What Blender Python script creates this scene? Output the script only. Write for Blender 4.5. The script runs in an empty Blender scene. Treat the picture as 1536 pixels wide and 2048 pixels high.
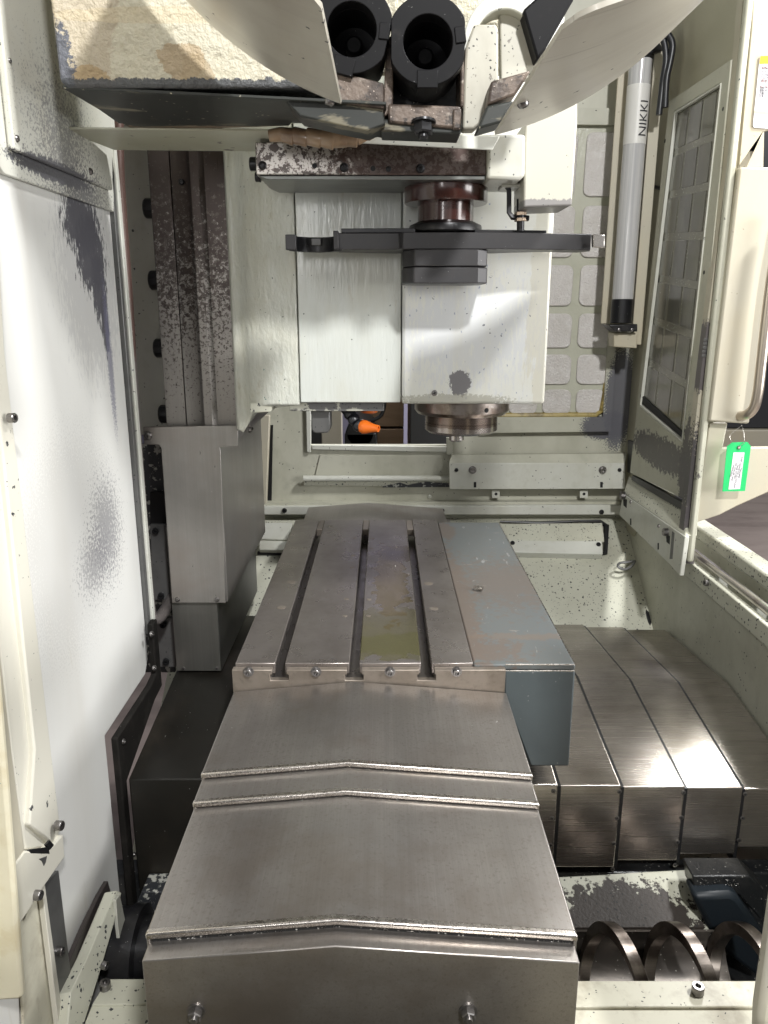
import bpy, bmesh, math, random
from mathutils import Vector, Matrix, Quaternion
random.seed(7)
C = bpy.context.scene.collection
SC = bpy.context.scene
# ------------------------------------------------------------------ camera
F = 1540.0                       # focal length in photograph pixels (1536 x 2048)
PITCH = math.radians(14.7)
cam = bpy.data.cameras.new('camera')
cam.sensor_fit = 'VERTICAL'; cam.sensor_height = 36.0; cam.lens = F/2048*36
cam.clip_start = .02; cam.clip_end = 200
co = bpy.data.objects.new('camera', cam); C.objects.link(co)
co.location = (0, 0, 0); co.rotation_euler = (math.radians(90)-PITCH, 0, 0)
SC.camera = co
# ------------------------------------------------------------------ world, lamps, exposure
w = bpy.data.worlds.new('World'); SC.world = w; w.use_nodes = True
w.node_tree.nodes['Background'].inputs[0].default_value = (1, .985, .96, 1)
w.node_tree.nodes['Background'].inputs[1].default_value = .12
SC.view_settings.view_transform = 'Standard'; SC.view_settings.look = 'None'
SC.view_settings.exposure = 0; SC.view_settings.gamma = 1
SC.cycles.max_bounces = 8; SC.cycles.caustics_reflective = False; SC.cycles.caustics_refractive = False
def lamp(name, loc, aim, sx, sy, power, col=(1, .995, .985)):
    l = bpy.data.lights.new(name, 'AREA'); l.shape = 'RECTANGLE'; l.size = sx; l.size_y = sy
    l.energy = power; l.color = col
    o = bpy.data.objects.new(name, l); C.objects.link(o); o.location = loc
    o.rotation_euler = (Vector(aim)-Vector(loc)).to_track_quat('-Z', 'Y').to_euler(); return o
lamp('ceiling_lamp_front', (.60, -1.15, 1.75), (-.1, 1.5, -.2), .18, .18, 104)
lamp('glint_light_left', (-.55, -1.0, .38), (-.1, 1.5, .1), .08, .40, 4)  # strip added at head height for streaky highlights on the head, no ceiling lamp
lamp('ceiling_lamp_far_right', (2.0, 3.5, 1.6), (.6, 1.3, -.8), .5, .3, 60)
lamp('ceiling_lamp_right', (1.75, .95, 1.9), (.3, 1.4, -.8), .40, .25, 95)
lamp('side_opening_light', (3.0, .2, .25), (-.4, 1.2, -.2), 2.0, 1.1, 98)  # area light standing in for shop brightness through the open right side
lamp('front_fill_light', (0, -1.6, .35), (0, 1.5, .1), 2.4, .8, 5)  # fill added behind the camera to lift the undersides
lamp('floor_fill_light', (4.5, 4.5, 3.2), (3.2, 6, -1.6), 1.2, 1.2, 170)  # added to brighten the floor outside the door
lamp('back_fill_light', (.3, 3.3, 1.7), (.1, 3.5, -.8), .6, .3, 45)  # added to brighten what stands behind the back window

# ------------------------------------------------------------------ pixel -> place
CP, SP = math.cos(PITCH), math.sin(PITCH)
def ray(px, py):
    u, v = (px-768)/F, (1024-py)/F
    return Vector((u, CP+v*SP, -SP+v*CP))
def P(px, py, ax, val):
    d = ray(px, py); return d*(val/d['XYZ'.index(ax)])
def mpp(px, py, ax, val):       # metres per photograph pixel at that point
    d = ray(px, py); return val/d['XYZ'.index(ax)]/F

# ------------------------------------------------------------------ mesh builder
class G:
    def __init__(s): s.v = []; s.f = []; s.m = []
    def add(s, vs, fs, m=0):
        n = len(s.v); s.v += [Vector(a) for a in vs]
        for q in fs: s.f.append([i+n for i in q]); s.m.append(m)
        return s
    def prism(s, pts, vec, m=0):
        n = len(pts); vec = Vector(vec)
        vs = [Vector(p) for p in pts]; vs += [p+vec for p in vs]
        fs = [list(range(n)), list(range(2*n-1, n-1, -1))]
        fs += [[i, (i+1) % n, (i+1) % n+n, i+n] for i in range(n)]
        return s.add(vs, fs, m)
    def box(s, x0, x1, y0, y1, z0, z1, m=0):
        return s.prism([(x0, y0, z0), (x1, y0, z0), (x1, y0, z1), (x0, y0, z1)], (0, y1-y0, 0), m)
    def prof(s, ax, pts, a0, a1, m=0):
        k = 'XYZ'.index(ax)
        def mk(p): q = list(p); q.insert(k, a0); return q
        vec = [0, 0, 0]; vec[k] = a1-a0
        return s.prism([mk(p) for p in pts], vec, m)
    def px(s, poly, ax, val, th, m=0):
        vec = [0, 0, 0]; vec['XYZ'.index(ax)] = th
        return s.prism([P(a, b, ax, val) for a, b in poly], vec, m)
    def pts3(s, pts, vec, m=0): return s.prism([Vector(p) for p in pts], vec, m)
    def lathe(s, c, d, prof, n=32, m=0):
        c = Vector(c); d = Vector(d).normalized(); a = d.orthogonal().normalized(); b = d.cross(a)
        vs = []; fs = []
        for r, h in prof:
            for i in range(n):
                t = 2*math.pi*i/n; vs.append(c+d*h+(a*math.cos(t)+b*math.sin(t))*max(r, 1e-5))
        for k in range(len(prof)-1):
            for i in range(n): fs.append([k*n+i, k*n+(i+1) % n, (k+1)*n+(i+1) % n, (k+1)*n+i])
        fs.append(list(range(n))); fs.append([(len(prof)-1)*n+i for i in range(n)])
        return s.add(vs, fs, m)
    def cyl(s, p0, p1, r, n=24, m=0, ch=0):
        p0 = Vector(p0); p1 = Vector(p1); L = (p1-p0).length
        pr = [(r, 0), (r, L)] if not ch else [(r-ch, 0), (r, ch), (r, L-ch), (r-ch, L)]
        return s.lathe(p0, p1-p0, pr, n, m)
    def tube(s, path, r, n=12, m=0):
        path = [Vector(p) for p in path]; vs = []; fs = []; pa = None
        for i, p in enumerate(path):
            d = (path[min(i+1, len(path)-1)]-path[max(i-1, 0)]).normalized()
            a = d.orthogonal().normalized() if pa is None else (pa-d*pa.dot(d)).normalized()
            pa = a; b = d.cross(a)
            rr = r[i] if isinstance(r, (list, tuple)) else r
            vs += [p+(a*math.cos(2*math.pi*k/n)+b*math.sin(2*math.pi*k/n))*rr for k in range(n)]
        for i in range(len(path)-1):
            for k in range(n): fs.append([i*n+k, i*n+(k+1) % n, (i+1)*n+(k+1) % n, (i+1)*n+k])
        fs.append(list(range(n))); fs.append([(len(path)-1)*n+k for k in range(n)])
        return s.add(vs, fs, m)
    def ring(s, outer, inner, vec, m=0):    # plate with a hole, same number of points in both loops
        n = len(outer); vec = Vector(vec)
        L = [[Vector(p) for p in outer], [Vector(p) for p in inner]]
        L += [[p+vec for p in L[1]], [p+vec for p in L[0]]]
        vs = sum(L, []); fs = []
        for k in range(4):
            for i in range(n):
                j = (i+1) % n; q = (k+1) % 4
                fs.append([k*n+i, k*n+j, q*n+j, q*n+i])
        return s.add(vs, fs, m)
def smooth_path(pts, sub=6):
    pts = [Vector(p) for p in pts]; out = []
    for i in range(len(pts)-1):
        p0 = pts[max(i-1, 0)]; p1 = pts[i]; p2 = pts[i+1]; p3 = pts[min(i+2, len(pts)-1)]
        for k in range(sub):
            t = k/sub
            out.append(.5*((2*p1)+(p2-p0)*t+(2*p0-5*p1+4*p2-p3)*t*t+(3*p1-p0-3*p2+p3)*t**3))
    out.append(pts[-1]); return out

BASE = {}
def mk_mesh(name, g, mats, off=(0, 0, 0), ang=38):
    me = bpy.data.meshes.new(name); off = Vector(off)
    me.from_pydata([tuple(v-off) for v in g.v], [], g.f)
    for m in (mats if isinstance(mats, (list, tuple)) else [mats]): me.materials.append(m)
    me.polygons.foreach_set('material_index', g.m)
    bm = bmesh.new(); bm.from_mesh(me)
    bmesh.ops.remove_doubles(bm, verts=bm.verts, dist=1e-6)
    bmesh.ops.recalc_face_normals(bm, faces=bm.faces)
    bm.to_mesh(me); bm.free()
    me.polygons.foreach_set('use_smooth', [True]*len(me.polygons))
    me.set_sharp_from_angle(angle=math.radians(ang))
    me.update(); return me
def link(name, me, parent=None):
    o = bpy.data.objects.new(name, me); C.objects.link(o)
    if parent is not None: o.parent = parent
    return o
def base_of(o):
    while o is not None:
        if o.name in BASE: return BASE[o.name]
        o = o.parent
    return Vector((0, 0, 0))
def tag(o, label, cat, group=None, kind=None):
    if label: o['label'] = label
    if cat: o['category'] = cat
    if group: o['group'] = group
    if kind: o['kind'] = kind
    return o
def thing(name, label, cat, loc=(0, 0, 0), group=None):
    o = bpy.data.objects.new(name, None); C.objects.link(o); o.location = loc
    o.empty_display_size = .05; BASE[o.name] = Vector(loc)
    return tag(o, label, cat, group)
def part(parent, name, g, m, bev=.0012, seg=2, label=None, ang=38):
    o = link(name, mk_mesh(name, g, m, base_of(parent) if parent else (0, 0, 0), ang), parent)
    if bev:
        b = o.modifiers.new('bevel', 'BEVEL'); b.width = bev; b.segments = seg; b.limit_method = 'ANGLE'
        b.angle_limit = math.radians(40); b.use_clamp_overlap = True
    if label: o['label'] = label
    return o
def single(name, g, m, label, cat, bev=.0012, group=None):
    return tag(part(None, name, g, m, bev), label, cat, group)
def structure(name, g, m, bev=0): return tag(part(None, name, g, m, bev), None, None, kind='structure')

# ------------------------------------------------------------------ materials
class M:
    def __init__(s, name):
        s.mat = bpy.data.materials.new(name); s.mat.use_nodes = True
        s.nt = s.mat.node_tree; s.b = s.nt.nodes['Principled BSDF']
        s.pos = s.nt.nodes.new('ShaderNodeNewGeometry').outputs['Position']
    def n(s, t): return s.nt.nodes.new('ShaderNode'+t)
    def L(s, a, b): s.nt.links.new(a, b)
    def put(s, sock, v):
        if isinstance(v, bpy.types.NodeSocket): s.L(v, sock)
        elif isinstance(v, (tuple, list)): sock.default_value = tuple(v)+((1,) if len(v) == 3 and sock.type == 'RGBA' else ())
        else: sock.default_value = v
    def math(s, op, a, b=0, c=0):
        q = s.n('Math'); q.operation = op
        s.put(q.inputs[0], a); s.put(q.inputs[1], b); s.put(q.inputs[2], c); return q.outputs[0]
    def vec(s, stretch=(1, 1, 1), off=(0, 0, 0)):
        q = s.n('Mapping'); s.L(s.pos, q.inputs[0]); q.inputs['Scale'].default_value = stretch; q.inputs['Location'].default_value = off
        return q.outputs[0]
    def noise(s, scale, detail=4, rough=.6, dist=0, stretch=(1, 1, 1), off=(0, 0, 0)):
        q = s.n('TexNoise'); s.L(s.vec(stretch, off), q.inputs['Vector'])
        q.inputs['Scale'].default_value = scale; q.inputs['Detail'].default_value = detail
        q.inputs['Roughness'].default_value = rough; q.inputs['Distortion'].default_value = dist
        return q.outputs['Fac']
    def vor(s, scale, stretch=(1, 1, 1), warp=.25):
        q = s.n('TexVoronoi'); nz = s.n('TexNoise'); nz.inputs['Scale'].default_value = scale*1.6
        v = s.vec(stretch); s.L(v, nz.inputs['Vector']); nz.inputs['Scale'].default_value = scale*2.6
        mx = s.n('VectorMath'); mx.operation = 'MULTIPLY_ADD'
        s.L(nz.outputs['Color'], mx.inputs[0]); mx.inputs[1].default_value = (warp/scale*3.2,)*3; s.L(v, mx.inputs[2])
        s.L(mx.outputs[0], q.inputs['Vector']); q.inputs['Scale'].default_value = scale
        sp = s.n('SeparateColor'); s.L(q.outputs['Color'], sp.inputs[0])
        return q.outputs['Distance'], sp.outputs[0]
    def mapr(s, v, a, b, c=0, d=1, smooth=True):
        q = s.n('MapRange'); q.interpolation_type = 'SMOOTHSTEP' if smooth else 'LINEAR'
        s.put(q.inputs[0], v)
        for i, x in enumerate((a, b, c, d)): q.inputs[i+1].default_value = x
        return q.outputs[0]
    def mix(s, f, a, b):
        q = s.n('Mix'); q.data_type = 'RGBA'; s.put(q.inputs[0], f); s.put(q.inputs[6], a); s.put(q.inputs[7], b)
        return q.outputs[2]
    def mixf(s, f, a, b):
        q = s.n('Mix'); q.data_type = 'FLOAT'; s.put(q.inputs[0], f); s.put(q.inputs[2], a); s.put(q.inputs[3], b)
        return q.outputs[0]
    def blob(s, c, r):                    # 1 at the centre, 0 on the ellipsoid, negative outside
        a = s.n('VectorMath'); a.operation = 'SUBTRACT'; s.L(s.pos, a.inputs[0]); a.inputs[1].default_value = c
        d = s.n('VectorMath'); d.operation = 'DIVIDE'; s.L(a.outputs[0], d.inputs[0]); d.inputs[1].default_value = r
        l = s.n('VectorMath'); l.operation = 'LENGTH'; s.L(d.outputs[0], l.inputs[0])
        return s.math('SUBTRACT', 1, l.outputs['Value'])
# layers:  ('n', scale, lo, hi, colour, amount, stretch)      broad noise tint
#          ('s', scale, radius, share, colour, stretch)       scattered spots / chips
#          ('b', centre, radii, gain, nscale, namp, colour, amount, stretch)   worn patch of its own place and shape
def make(name, base, rough=.5, metal=0, layers=(), bump=None, rvar=None, coat=0, aniso=None, spec=.5):
    m = M(name); col = base; ro = rough; me = metal; sp = spec
    for l in layers:
        if l[0] == 'n':
            _, sc, lo, hi, c, amt = l[:6]; st = l[6] if len(l) > 6 else (1, 1, 1)
            k = m.math('MULTIPLY', m.mapr(m.noise(sc, 5, .62, .2, st, (sc*.37, lo*9, hi*5)), lo, hi), amt)
            col = m.mix(k, col, c)
        elif l[0] == 's':
            _, sc, r, share, c = l[:5]; sc *= 2.2; share *= .75; st = l[5] if len(l) > 5 else (1, 1, 1)
            d, cell = m.vor(sc, st)
            big = m.noise(sc*.13, 3, .6, 0, st, (3.1, 7.7, sc))
            k = m.math('MULTIPLY', m.mapr(d, r*.75, r, 1, 0), m.mapr(m.math('ADD', cell, m.math('MULTIPLY', big, 1.2)), 1.6-share-.02, 1.6-share+.02))
            col = m.mix(k, col, c); me = m.mixf(k, me, 0) if metal else me; ro = m.mixf(k, ro, .6)
        elif l[0] == 'b':
            _, cc, rr, gain, nsc, namp, c, amt = l[:8]; st = l[8] if len(l) > 8 else (1, 1, 1)
            v = m.math('MULTIPLY', m.blob(cc, rr), gain)
            nz = m.math('MULTIPLY', m.math('SUBTRACT', m.noise(nsc, 6, .7, 0, st), .5), namp)
            k = m.math('MULTIPLY', m.mapr(m.math('ADD', v, nz), 0, .12), amt)
            col = m.mix(k, col, c)
        elif l[0] == 'g':                # glossy film in one place (a puddle)
            _, cc, rr, gain, nsc, namp, c, amt, r2 = l
            v = m.math('MULTIPLY', m.blob(cc, rr), gain)
            nz = m.math('MULTIPLY', m.math('SUBTRACT', m.noise(nsc, 3, .5, .4), .5), namp)
            k = m.mapr(m.math('ADD', v, nz), 0, .06)
            col = m.mix(m.math('MULTIPLY', k, amt), col, c); ro = m.mixf(k, ro, r2); me = m.mixf(k, me, metal*.92)
    m.put(m.b.inputs['Base Color'], col)
    if rvar:
        sc, a, b = rvar[:3]; st = rvar[3] if len(rvar) > 3 else (1, 1, 1)
        add = m.mapr(m.noise(sc, 4, .6, 0, st, (9, 2, 5)), .3, .7, a, b, False)
        ro = m.math('ADD', ro, add)
    m.put(m.b.inputs['Roughness'], ro); m.put(m.b.inputs['Metallic'], me)
    m.b.inputs['Coat Weight'].default_value = coat; m.b.inputs['Coat Roughness'].default_value = .12
    m.put(m.b.inputs['Specular IOR Level'], sp)
    if bump:
        h = None
        for sc, stg, st in bump:
            x = m.math('MULTIPLY', m.noise(sc, 4, .6, 0, st, (1, sc, 2)), stg)
            h = x if h is None else m.math('ADD', h, x)
        q = m.n('Bump'); m.L(h, q.inputs['Height']); q.inputs['Distance'].default_value = .002; q.inputs['Strength'].default_value = 1
        m.L(q.outputs[0], m.b.inputs['Normal'])
    if aniso:
        m.b.inputs['Anisotropic'].default_value = aniso[0]
        t = m.n('CombineXYZ')
        for i in range(3): t.inputs[i].default_value = aniso[1][i]
        m.L(t.outputs[0], m.b.inputs['Tangent'])
    return m.mat
CREAM = (.60, .605, .55); WARM = (.45, .42, .335); CAST = (.615, .63, .57); BARE = (.085, .085, .10)
CHIP = (.035, .037, .042); DIRT = (.33, .31, .24); RUST = (.075, .05, .04)
V3 = Vector
def lw(px, py): return tuple(P(px, py, 'X', -.5))
wall_white = make('white enamel, left panel', (.69, .69, .665), .34, 0, [
    ('n', 3, .45, .75, (.62, .60, .55), .5, (1, 1, .25)), ('n', 14, .5, .8, (.60, .585, .54), .4, (1, 1, .12)),
    ('b', lw(180, 530), (9, .14, .19), 1.1, 150, 3.0, (.28, .28, .31), .25, (1, 1, .3)),
    ('b', lw(165, 450), (9, .085, .050), 1.3, 150, 3.6, BARE, .96, (1, 1, .3)), ('b', lw(182, 510), (9, .070, .065), 1.4, 150, 3.4, BARE, .96, (1, 1, .3)),
    ('b', lw(199, 580), (9, .036, .065), 1.4, 150, 3.2, BARE, .96, (1, 1, .3)), ('b', lw(210, 645), (9, .018, .06), 1.2, 150, 3.0, BARE, .95, (1, 1, .3)),
    ('b', lw(220, 720), (9, .014, .13), .7, 260, 2.6, (.16, .16, .24), .7),
    ('b', lw(212, 1060), (9, .066, .085), .45, 170, 3.0, (.12, .12, .15), .62), ('b', lw(190, 1125), (9, .065, .05), .45, 170, 3.0, (.12, .12, .15), .55),
    ('b', lw(150, 1085), (9, .20, .18), .7, 260, 2.2, (.36, .35, .34), .25),
    ('n', 24, .66, .70, (.56, .53, .46), .3, (1, 1, .08)),
    ('s', 40, .12, .12, (.1, .1, .1))], bump=[(5, .4, (1, 1, 1))], coat=.15)
wall_upper = make('white enamel, upper panel', (.60, .60, .54), .38, 0, [
    ('n', 5, .45, .75, (.5, .46, .36), .5),
    ('b', tuple(P(110, 345, 'X', -.49)), (9, .16, .015), 1.1, 120, 2.2, BARE, .95),
    ('b', tuple(P(120, 310, 'X', -.49)), (9, .09, .09), .3, 240, 2.8, (.16, .16, .17), .7),
    ('b', tuple(P(170, 390, 'X', -.49)), (9, .10, .03), .4, 240, 2.8, (.14, .14, .15), .8),
    ('s', 50, .2, .12, (.08, .08, .08))], coat=.15)
jamb_mat = make('cream jamb paint', (.64, .62, .54), .38, 0, [
    ('n', 6, .45, .75, (.50, .47, .33), .55, (1, 1, .3)), ('s', 60, .18, .12, CHIP),
    ('s', 25, .22, .02, CHIP)], coat=.1)
jamb_near = make('yellowed near jamb paint', (.63, .59, .45), .4, 0, [
    ('n', 25, .45, .7, (.50, .42, .25), .5), ('s', 40, .25, .05, (.1, .25, .32))])
cream = make('cream machine enamel', CREAM, .36, 0, [
    ('n', 5, .42, .72, (.46, .45, .36), .55, (1, 1, .4)), ('n', 40, .5, .8, (.40, .39, .31), .35),
    ('s', 45, .2, .16, CHIP), ('n', 20, .70, .73, CHIP, .9)], bump=[(120, .06, (1, 1, 1))], coat=.1)
cream_back = make('grimy cream back wall enamel', (.52, .515, .43), .42, 0, [
    ('n', 4, .40, .72, (.34, .335, .26), .7, (1, 1, .5)), ('n', 30, .48, .8, (.30, .30, .24), .4),
    ('s', 40, .2, .14, CHIP)], bump=[(120, .06, (1, 1, 1))])
window_frame_mat = make('worn cream window frame enamel', (.52, .515, .43), .42, 0, [
    ('n', 4, .40, .72, (.34, .335, .26), .7, (1, 1, .5)),
    ('b', tuple(P(1240, 800, 'Y', 2.48)), (.055, 9, .17), 1.3, 200, 2.0, (.10, .10, .115), .95),
    ('b', tuple(P(1212, 852, 'Y', 2.48)), (.085, 9, .05), 1.4, 200, 2.0, (.10, .10, .115), .95),
    ('s', 40, .2, .12, CHIP)], bump=[(120, .06, (1, 1, 1))])
chipped = make('cream enamel with black chips', (.55, .55, .46), .4, 0, [
    ('n', 4, .42, .75, (.38, .37, .29), .6), ('s', 45, .30, .40, CHIP), ('s', 90, .28, .30, CHIP)], bump=[(120, .06, (1, 1, 1))])
warm = make('warm cream door enamel', WARM, .42, 0, [
    ('n', 5, .42, .75, (.50, .43, .29), .6, (1, 1, .35)), ('s', 40, .14, .12, (.18, .13, .08))], bump=[(250, .06, (1, 1, 1))])
warm_post = make('warm cream door post enamel', WARM, .42, 0, [
    ('n', 5, .42, .75, (.50, .43, .29), .5, (1, 1, .35)),
    ('b', tuple(P(1410, 715, 'Y', 1.88)), (.030, 9, .085), 1.6, 120, 1.6, (.09, .08, .085), .95),
    ('b', tuple(P(1384, 955, 'Y', 1.88)), (.018, 9, .13), .7, 160, 2.4, (.06, .055, .06), .95),
    ('b', tuple(P(1376, 1080, 'Y', 1.88)), (.04, 9, .095), 1.8, 120, 1.4, (.10, .09, .095), .95),
    ('s', 40, .14, .12, (.18, .13, .08))])
door_mat = make('grey green door enamel', (.47, .465, .38), .4, 0, [
    ('n', 5, .42, .75, (.36, .35, .27), .6, (1, 1, .35)),
    ('b', tuple(P(1318, 905, 'X', .77)), (9, .26, .05), .9, 70, 1.6, (.075, .068, .072), .92), ('n', 70, .56, .75, (.30, .285, .22), .5),
    ('b', tuple(P(1372, 930, 'X', .77)), (9, .045, .13), 1.0, 90, 1.8, (.075, .068, .072), .95),
    ('s', 45, .2, .12, CHIP)])
door_wall_mat = make('olive cream side wall enamel', (.43, .41, .31), .45, 0, [('n', 4, .4, .75, (.34, .31, .21), .6)])
head_cast = make('glossy enamel over rough casting', CAST, .20, 0, [
    ('n', 7, .42, .72, (.52, .50, .38), .6, (1, 1, .5)), ('n', 45, .58, .75, (.40, .36, .24), .45, (1, 1, .6)),
    ('s', 55, .2, .12, (.1, .12, .1)), ('s', 30, .18, .03, (.05, .18, .16))],
    bump=[(60, 2.4, (1, 1, .45)), (150, 1.1, (1, 1, .4))], coat=.5)
head_panel = make('glossy brushed-on enamel', (.60, .625, .59), .18, 0, [
    ('n', 7, .42, .72, (.53, .52, .42), .5, (1, 1, .4)), ('n', 16, .56, .74, (.47, .43, .31), .5, (1, 1, .05)), ('n', 50, .60, .72, (.44, .40, .30), .4, (1, 1, .3)), ('s', 55, .16, .08, (.1, .12, .1))],
    bump=[(100, .40, (1, 1, .10)), (34, .6, (1, 1, .25))], coat=.4)
head_cover = make('smooth white head cover enamel', (.69, .70, .66), .28, 0, [
    ('n', 5, .45, .75, (.62, .60, .50), .5), ('b', tuple(P(930, 660, 'Y', 1.5)), (.16, 9, .10), .5, 170, 2.8, (.50, .53, .66), .25, (1, 1, .2)), ('n', 12, .52, .8, (.60, .575, .47), .5, (1, 1, .06)), ('s', 70, .2, .2, (.30, .33, .42), (1, 1, .5)),
    ('b', tuple(P(920, 765, 'Y', 1.5)), (.022, 9, .026), 1.2, 60, 2.2, (.19, .185, .19), 1), ('n', 75, .705, .72, (.17, .17, .18), .9), ('b', tuple(P(1085, 600, 'Y', 1.5)), (.03, 9, .25), .7, 40, 2.0, (.56, .53, .42), .5, (1, 1, .2)),
    ('b', tuple(P(905, 800, 'Y', 1.5)), (.12, 9, .012), .8, 200, 1.8, (.34, .33, .27), .7),
    ('s', 42, .17, .13, (.10, .11, .13))], coat=.25)
fo = lambda x, y: tuple(P(x, y, 'Y', 1.1))
foam = make('peeling cream paint on casing', (.57, .535, .42), .5, 0, [
    ('n', 40, .5, .8, (.52, .45, .29), .45), ('n', 130, .52, .75, (.46, .40, .27), .45),
    ('b', fo(118, 60), (.078, 9, .14), 2.0, 14, 2.4, (.46, .39, .29), .75),
    ('b', fo(360, 118), (.030, 9, .022), 1.6, 34, 2.4, (.40, .30, .18), .8),
    ('b', fo(395, 155), (.020, 9, .026), 1.6, 34, 2.6, (.40, .31, .19), .8),
    ('b', fo(185, 165), (.032, 9, .020), 1.4, 34, 2.6, (.40, .28, .14), .75),
    ('b', fo(330, 30), (.16, 9, .01), 2.0, 40, 1.6, (.55, .46, .30), .5),
    ('b', fo(120, 135), (.018, 9, .055), 1.0, 90, 2.6, (.10, .11, .14), .95),
    ('b', fo(330, 190), (.5, 9, .020), 1.4, 70, 1.5, (.06, .065, .075), .95)],
    bump=[(85, 3.2, (1, 1, 1)), (28, 5.0, (1, 1, 1))])
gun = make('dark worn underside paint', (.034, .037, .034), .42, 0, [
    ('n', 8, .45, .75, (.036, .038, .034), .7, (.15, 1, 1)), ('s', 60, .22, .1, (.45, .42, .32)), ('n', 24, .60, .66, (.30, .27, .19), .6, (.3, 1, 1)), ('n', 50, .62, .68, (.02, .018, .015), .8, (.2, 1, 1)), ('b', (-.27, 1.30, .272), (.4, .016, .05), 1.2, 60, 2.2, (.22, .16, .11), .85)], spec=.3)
shield_mat = make('scuffed off-white shield sheet', (.55, .525, .45), .33, .05, [
    ('n', 8, .42, .72, (.40, .37, .31), .6, (.4, 2, .4)), ('n', 60, .55, .8, (.62, .61, .58), .4, (.2, 3, .2)), ('n', 16, .5, .75, (.36, .31, .24), .5, (.5, .12, .5)), ('n', 50, .64, .68, (.30, .27, .23), .5, (.15, 3, .15)), ('s', 30, .2, .08, CHIP)], coat=.2)
def steel(name, base, rough, along, layers=(), metal=1.0, streak=.5, bmp=.05, rv=.07):
    st = [1.0]*3; st['XYZ'.index(along)] = .010
    return make(name, base, rough, metal, [
        ('n', 620, .35, .75, tuple(c*1.5 for c in base), streak, st), ('n', 300, .42, .75, tuple(c*.6 for c in base), streak*.6, st),
        ('n', 34, .42, .72, tuple(c*.72 for c in base), .40, [q if q < 1 else 1 for q in st]),
        ('n', 4, .40, .72, tuple(c*.66 for c in base), .6)]+list(layers)+[('n', 30, .70, .72, tuple(c*1.5 for c in base), .5, (1, .05, 1)), ('n', 26, .71, .73, tuple(c*1.5 for c in base), .4, (.06, 1, 1))],
        rvar=(420, -rv, rv, st), bump=[(420, bmp, st)], aniso=(.35, [1.0 if a == along else 0.0 for a in 'XYZ']))
brownish = ('n', 6, .45, .72, (.20, .165, .135), .5)
cover_y = steel('oily brushed way cover steel', (.325, .305, .286), .31, 'Y', [brownish, ('n', 230, .53, .66, (.22, .195, .175),   .5)], streak=.24, bmp=.006, rv=.026, metal=.85)
cover_x = steel('bright brushed way cover steel', (.48, .44, .40), .245, 'X', [brownish], streak=.4, rv=.05, metal=.92)
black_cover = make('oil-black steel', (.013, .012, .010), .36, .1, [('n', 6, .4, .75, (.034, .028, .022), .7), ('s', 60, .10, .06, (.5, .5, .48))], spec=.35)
table_mat = make('worn table iron', (.275, .25, .235), .30, .78, [
    ('n', 5, .38, .70, (.17, .147, .133), .7, (1, .5, 1)), ('n', 30, .45, .75, (.31, .285, .275), .4), ('n', 90, .55, .8, (.12, .10, .09), .4)], rvar=(25, -.06, .1))
tp = lambda x, y: tuple(P(x, y, 'Z', -.58))
table_wet = make('worn table iron with coolant puddle', (.275, .25, .235), .30, .78, [
    ('n', 5, .38, .70, (.17, .147, .133), .7, (1, .5, 1)), ('n', 30, .45, .75, (.31, .285, .275), .4), ('n', 90, .55, .8, (.12, .10, .09), .4),
    ('g', tp(770, 1262), (.16, .115, 9), 1.2, 26, 1.0, (.16, .145, .075), .75, .13),
    ('b', tp(800, 1290), (.12, .05, 9), .6, 9, 1.6, (.15, .145, .045), .5),
    ('g', tp(782, 1160), (.036, .24, 9), 1.0, 32, 1.9, (.165, .130, .055), .9, .14),
    ('g', tp(795, 1108), (.05, .07, 9), 1.0, 40, 1.8, (.12, .092, .045), .75, .15),
    ('b', tp(790, 1108), (.04, .05, 9), .5, 150, 2.6, (.06, .05, .04), .7)], rvar=(25, -.06, .1))
bracket_iron = make('stained end plate iron', (.27, .235, .20), .42, .6, [('n', 9, .42, .72, (.16, .13, .10), .7), ('n', 80, .5, .75, (.12, .10, .08), .4)])
grey_paint = make('blue grey paint', (.070, .085, .090), .40, 0, [('n', 12, .45, .75, (.058, .070, .075), .5), ('s', 80, .14, .05, (.35, .35, .33))], bump=[(200, .06, (1, 1, 1))])
gt = lambda x, y: tuple(P(x, y, 'Z', -.58))
IRON = (.125, .10, .083)
grey_top = make('blue grey paint worn to iron', (.112, .122, .122), .40, .05, [
    ('n', 14, .45, .75, (.11, .13, .14), .5),
    ('b', gt(915, 1200), (.035, .40, 9), .8, 55, 3.0, IRON, .9), ('b', gt(890, 1060), (.03, .08, 9), 1.2, 55, 2.0, IRON, .8),
    ('b', gt(1010, 1165), (.13, .16, 9), .6, 60, 3.2, IRON, .65), ('b', gt(1035, 1160), (.10, .10, 9), .5, 24, 1.6, (.13, .11, .095), .4),
    ('b', gt(1060, 1272), (.14, .016, 9), .6, 60, 3.0, (.17, .12, .085), .45), ('b', gt(975, 1300), (.07, .05, 9), .6, 70, 3.0, IRON, .85),
    ('n', 150, .56, .66, (.135, .12, .105), .75), ('n', 70, .66, .69, (.33, .33, .32), .6, (1, .2, 1)), ('n', 60, .67, .70, (.30, .26, .22), .6, (.3, 1, 1))])
rail_spot = steel('rust-spotted rail steel', (.23, .215, .20), .34, 'Z', [
    ('b', (-.38, 1.6, .52), (.9, 9, .46), .7, 92, 2.3, (.034, .026, .024), .95),
    ('b', (-.38, 1.6, .48), (.9, 9, .50), .7, 150, 2.8, (.052, .040, .036), .85)], streak=.18, metal=.7)
atc_spot = make('rust-spotted gearbox steel', (.46, .43, .40), .32, .7, [
    ('n', 95, .50, .55, (.055, .043, .04), .93), ('n', 210, .53, .58, (.085, .065, .058), .85),
    ('b', (.13, 1.35, .25), (.22, 9, .09), 1.0, 60, 1.7, (.075, .05, .044), .85)])
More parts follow.
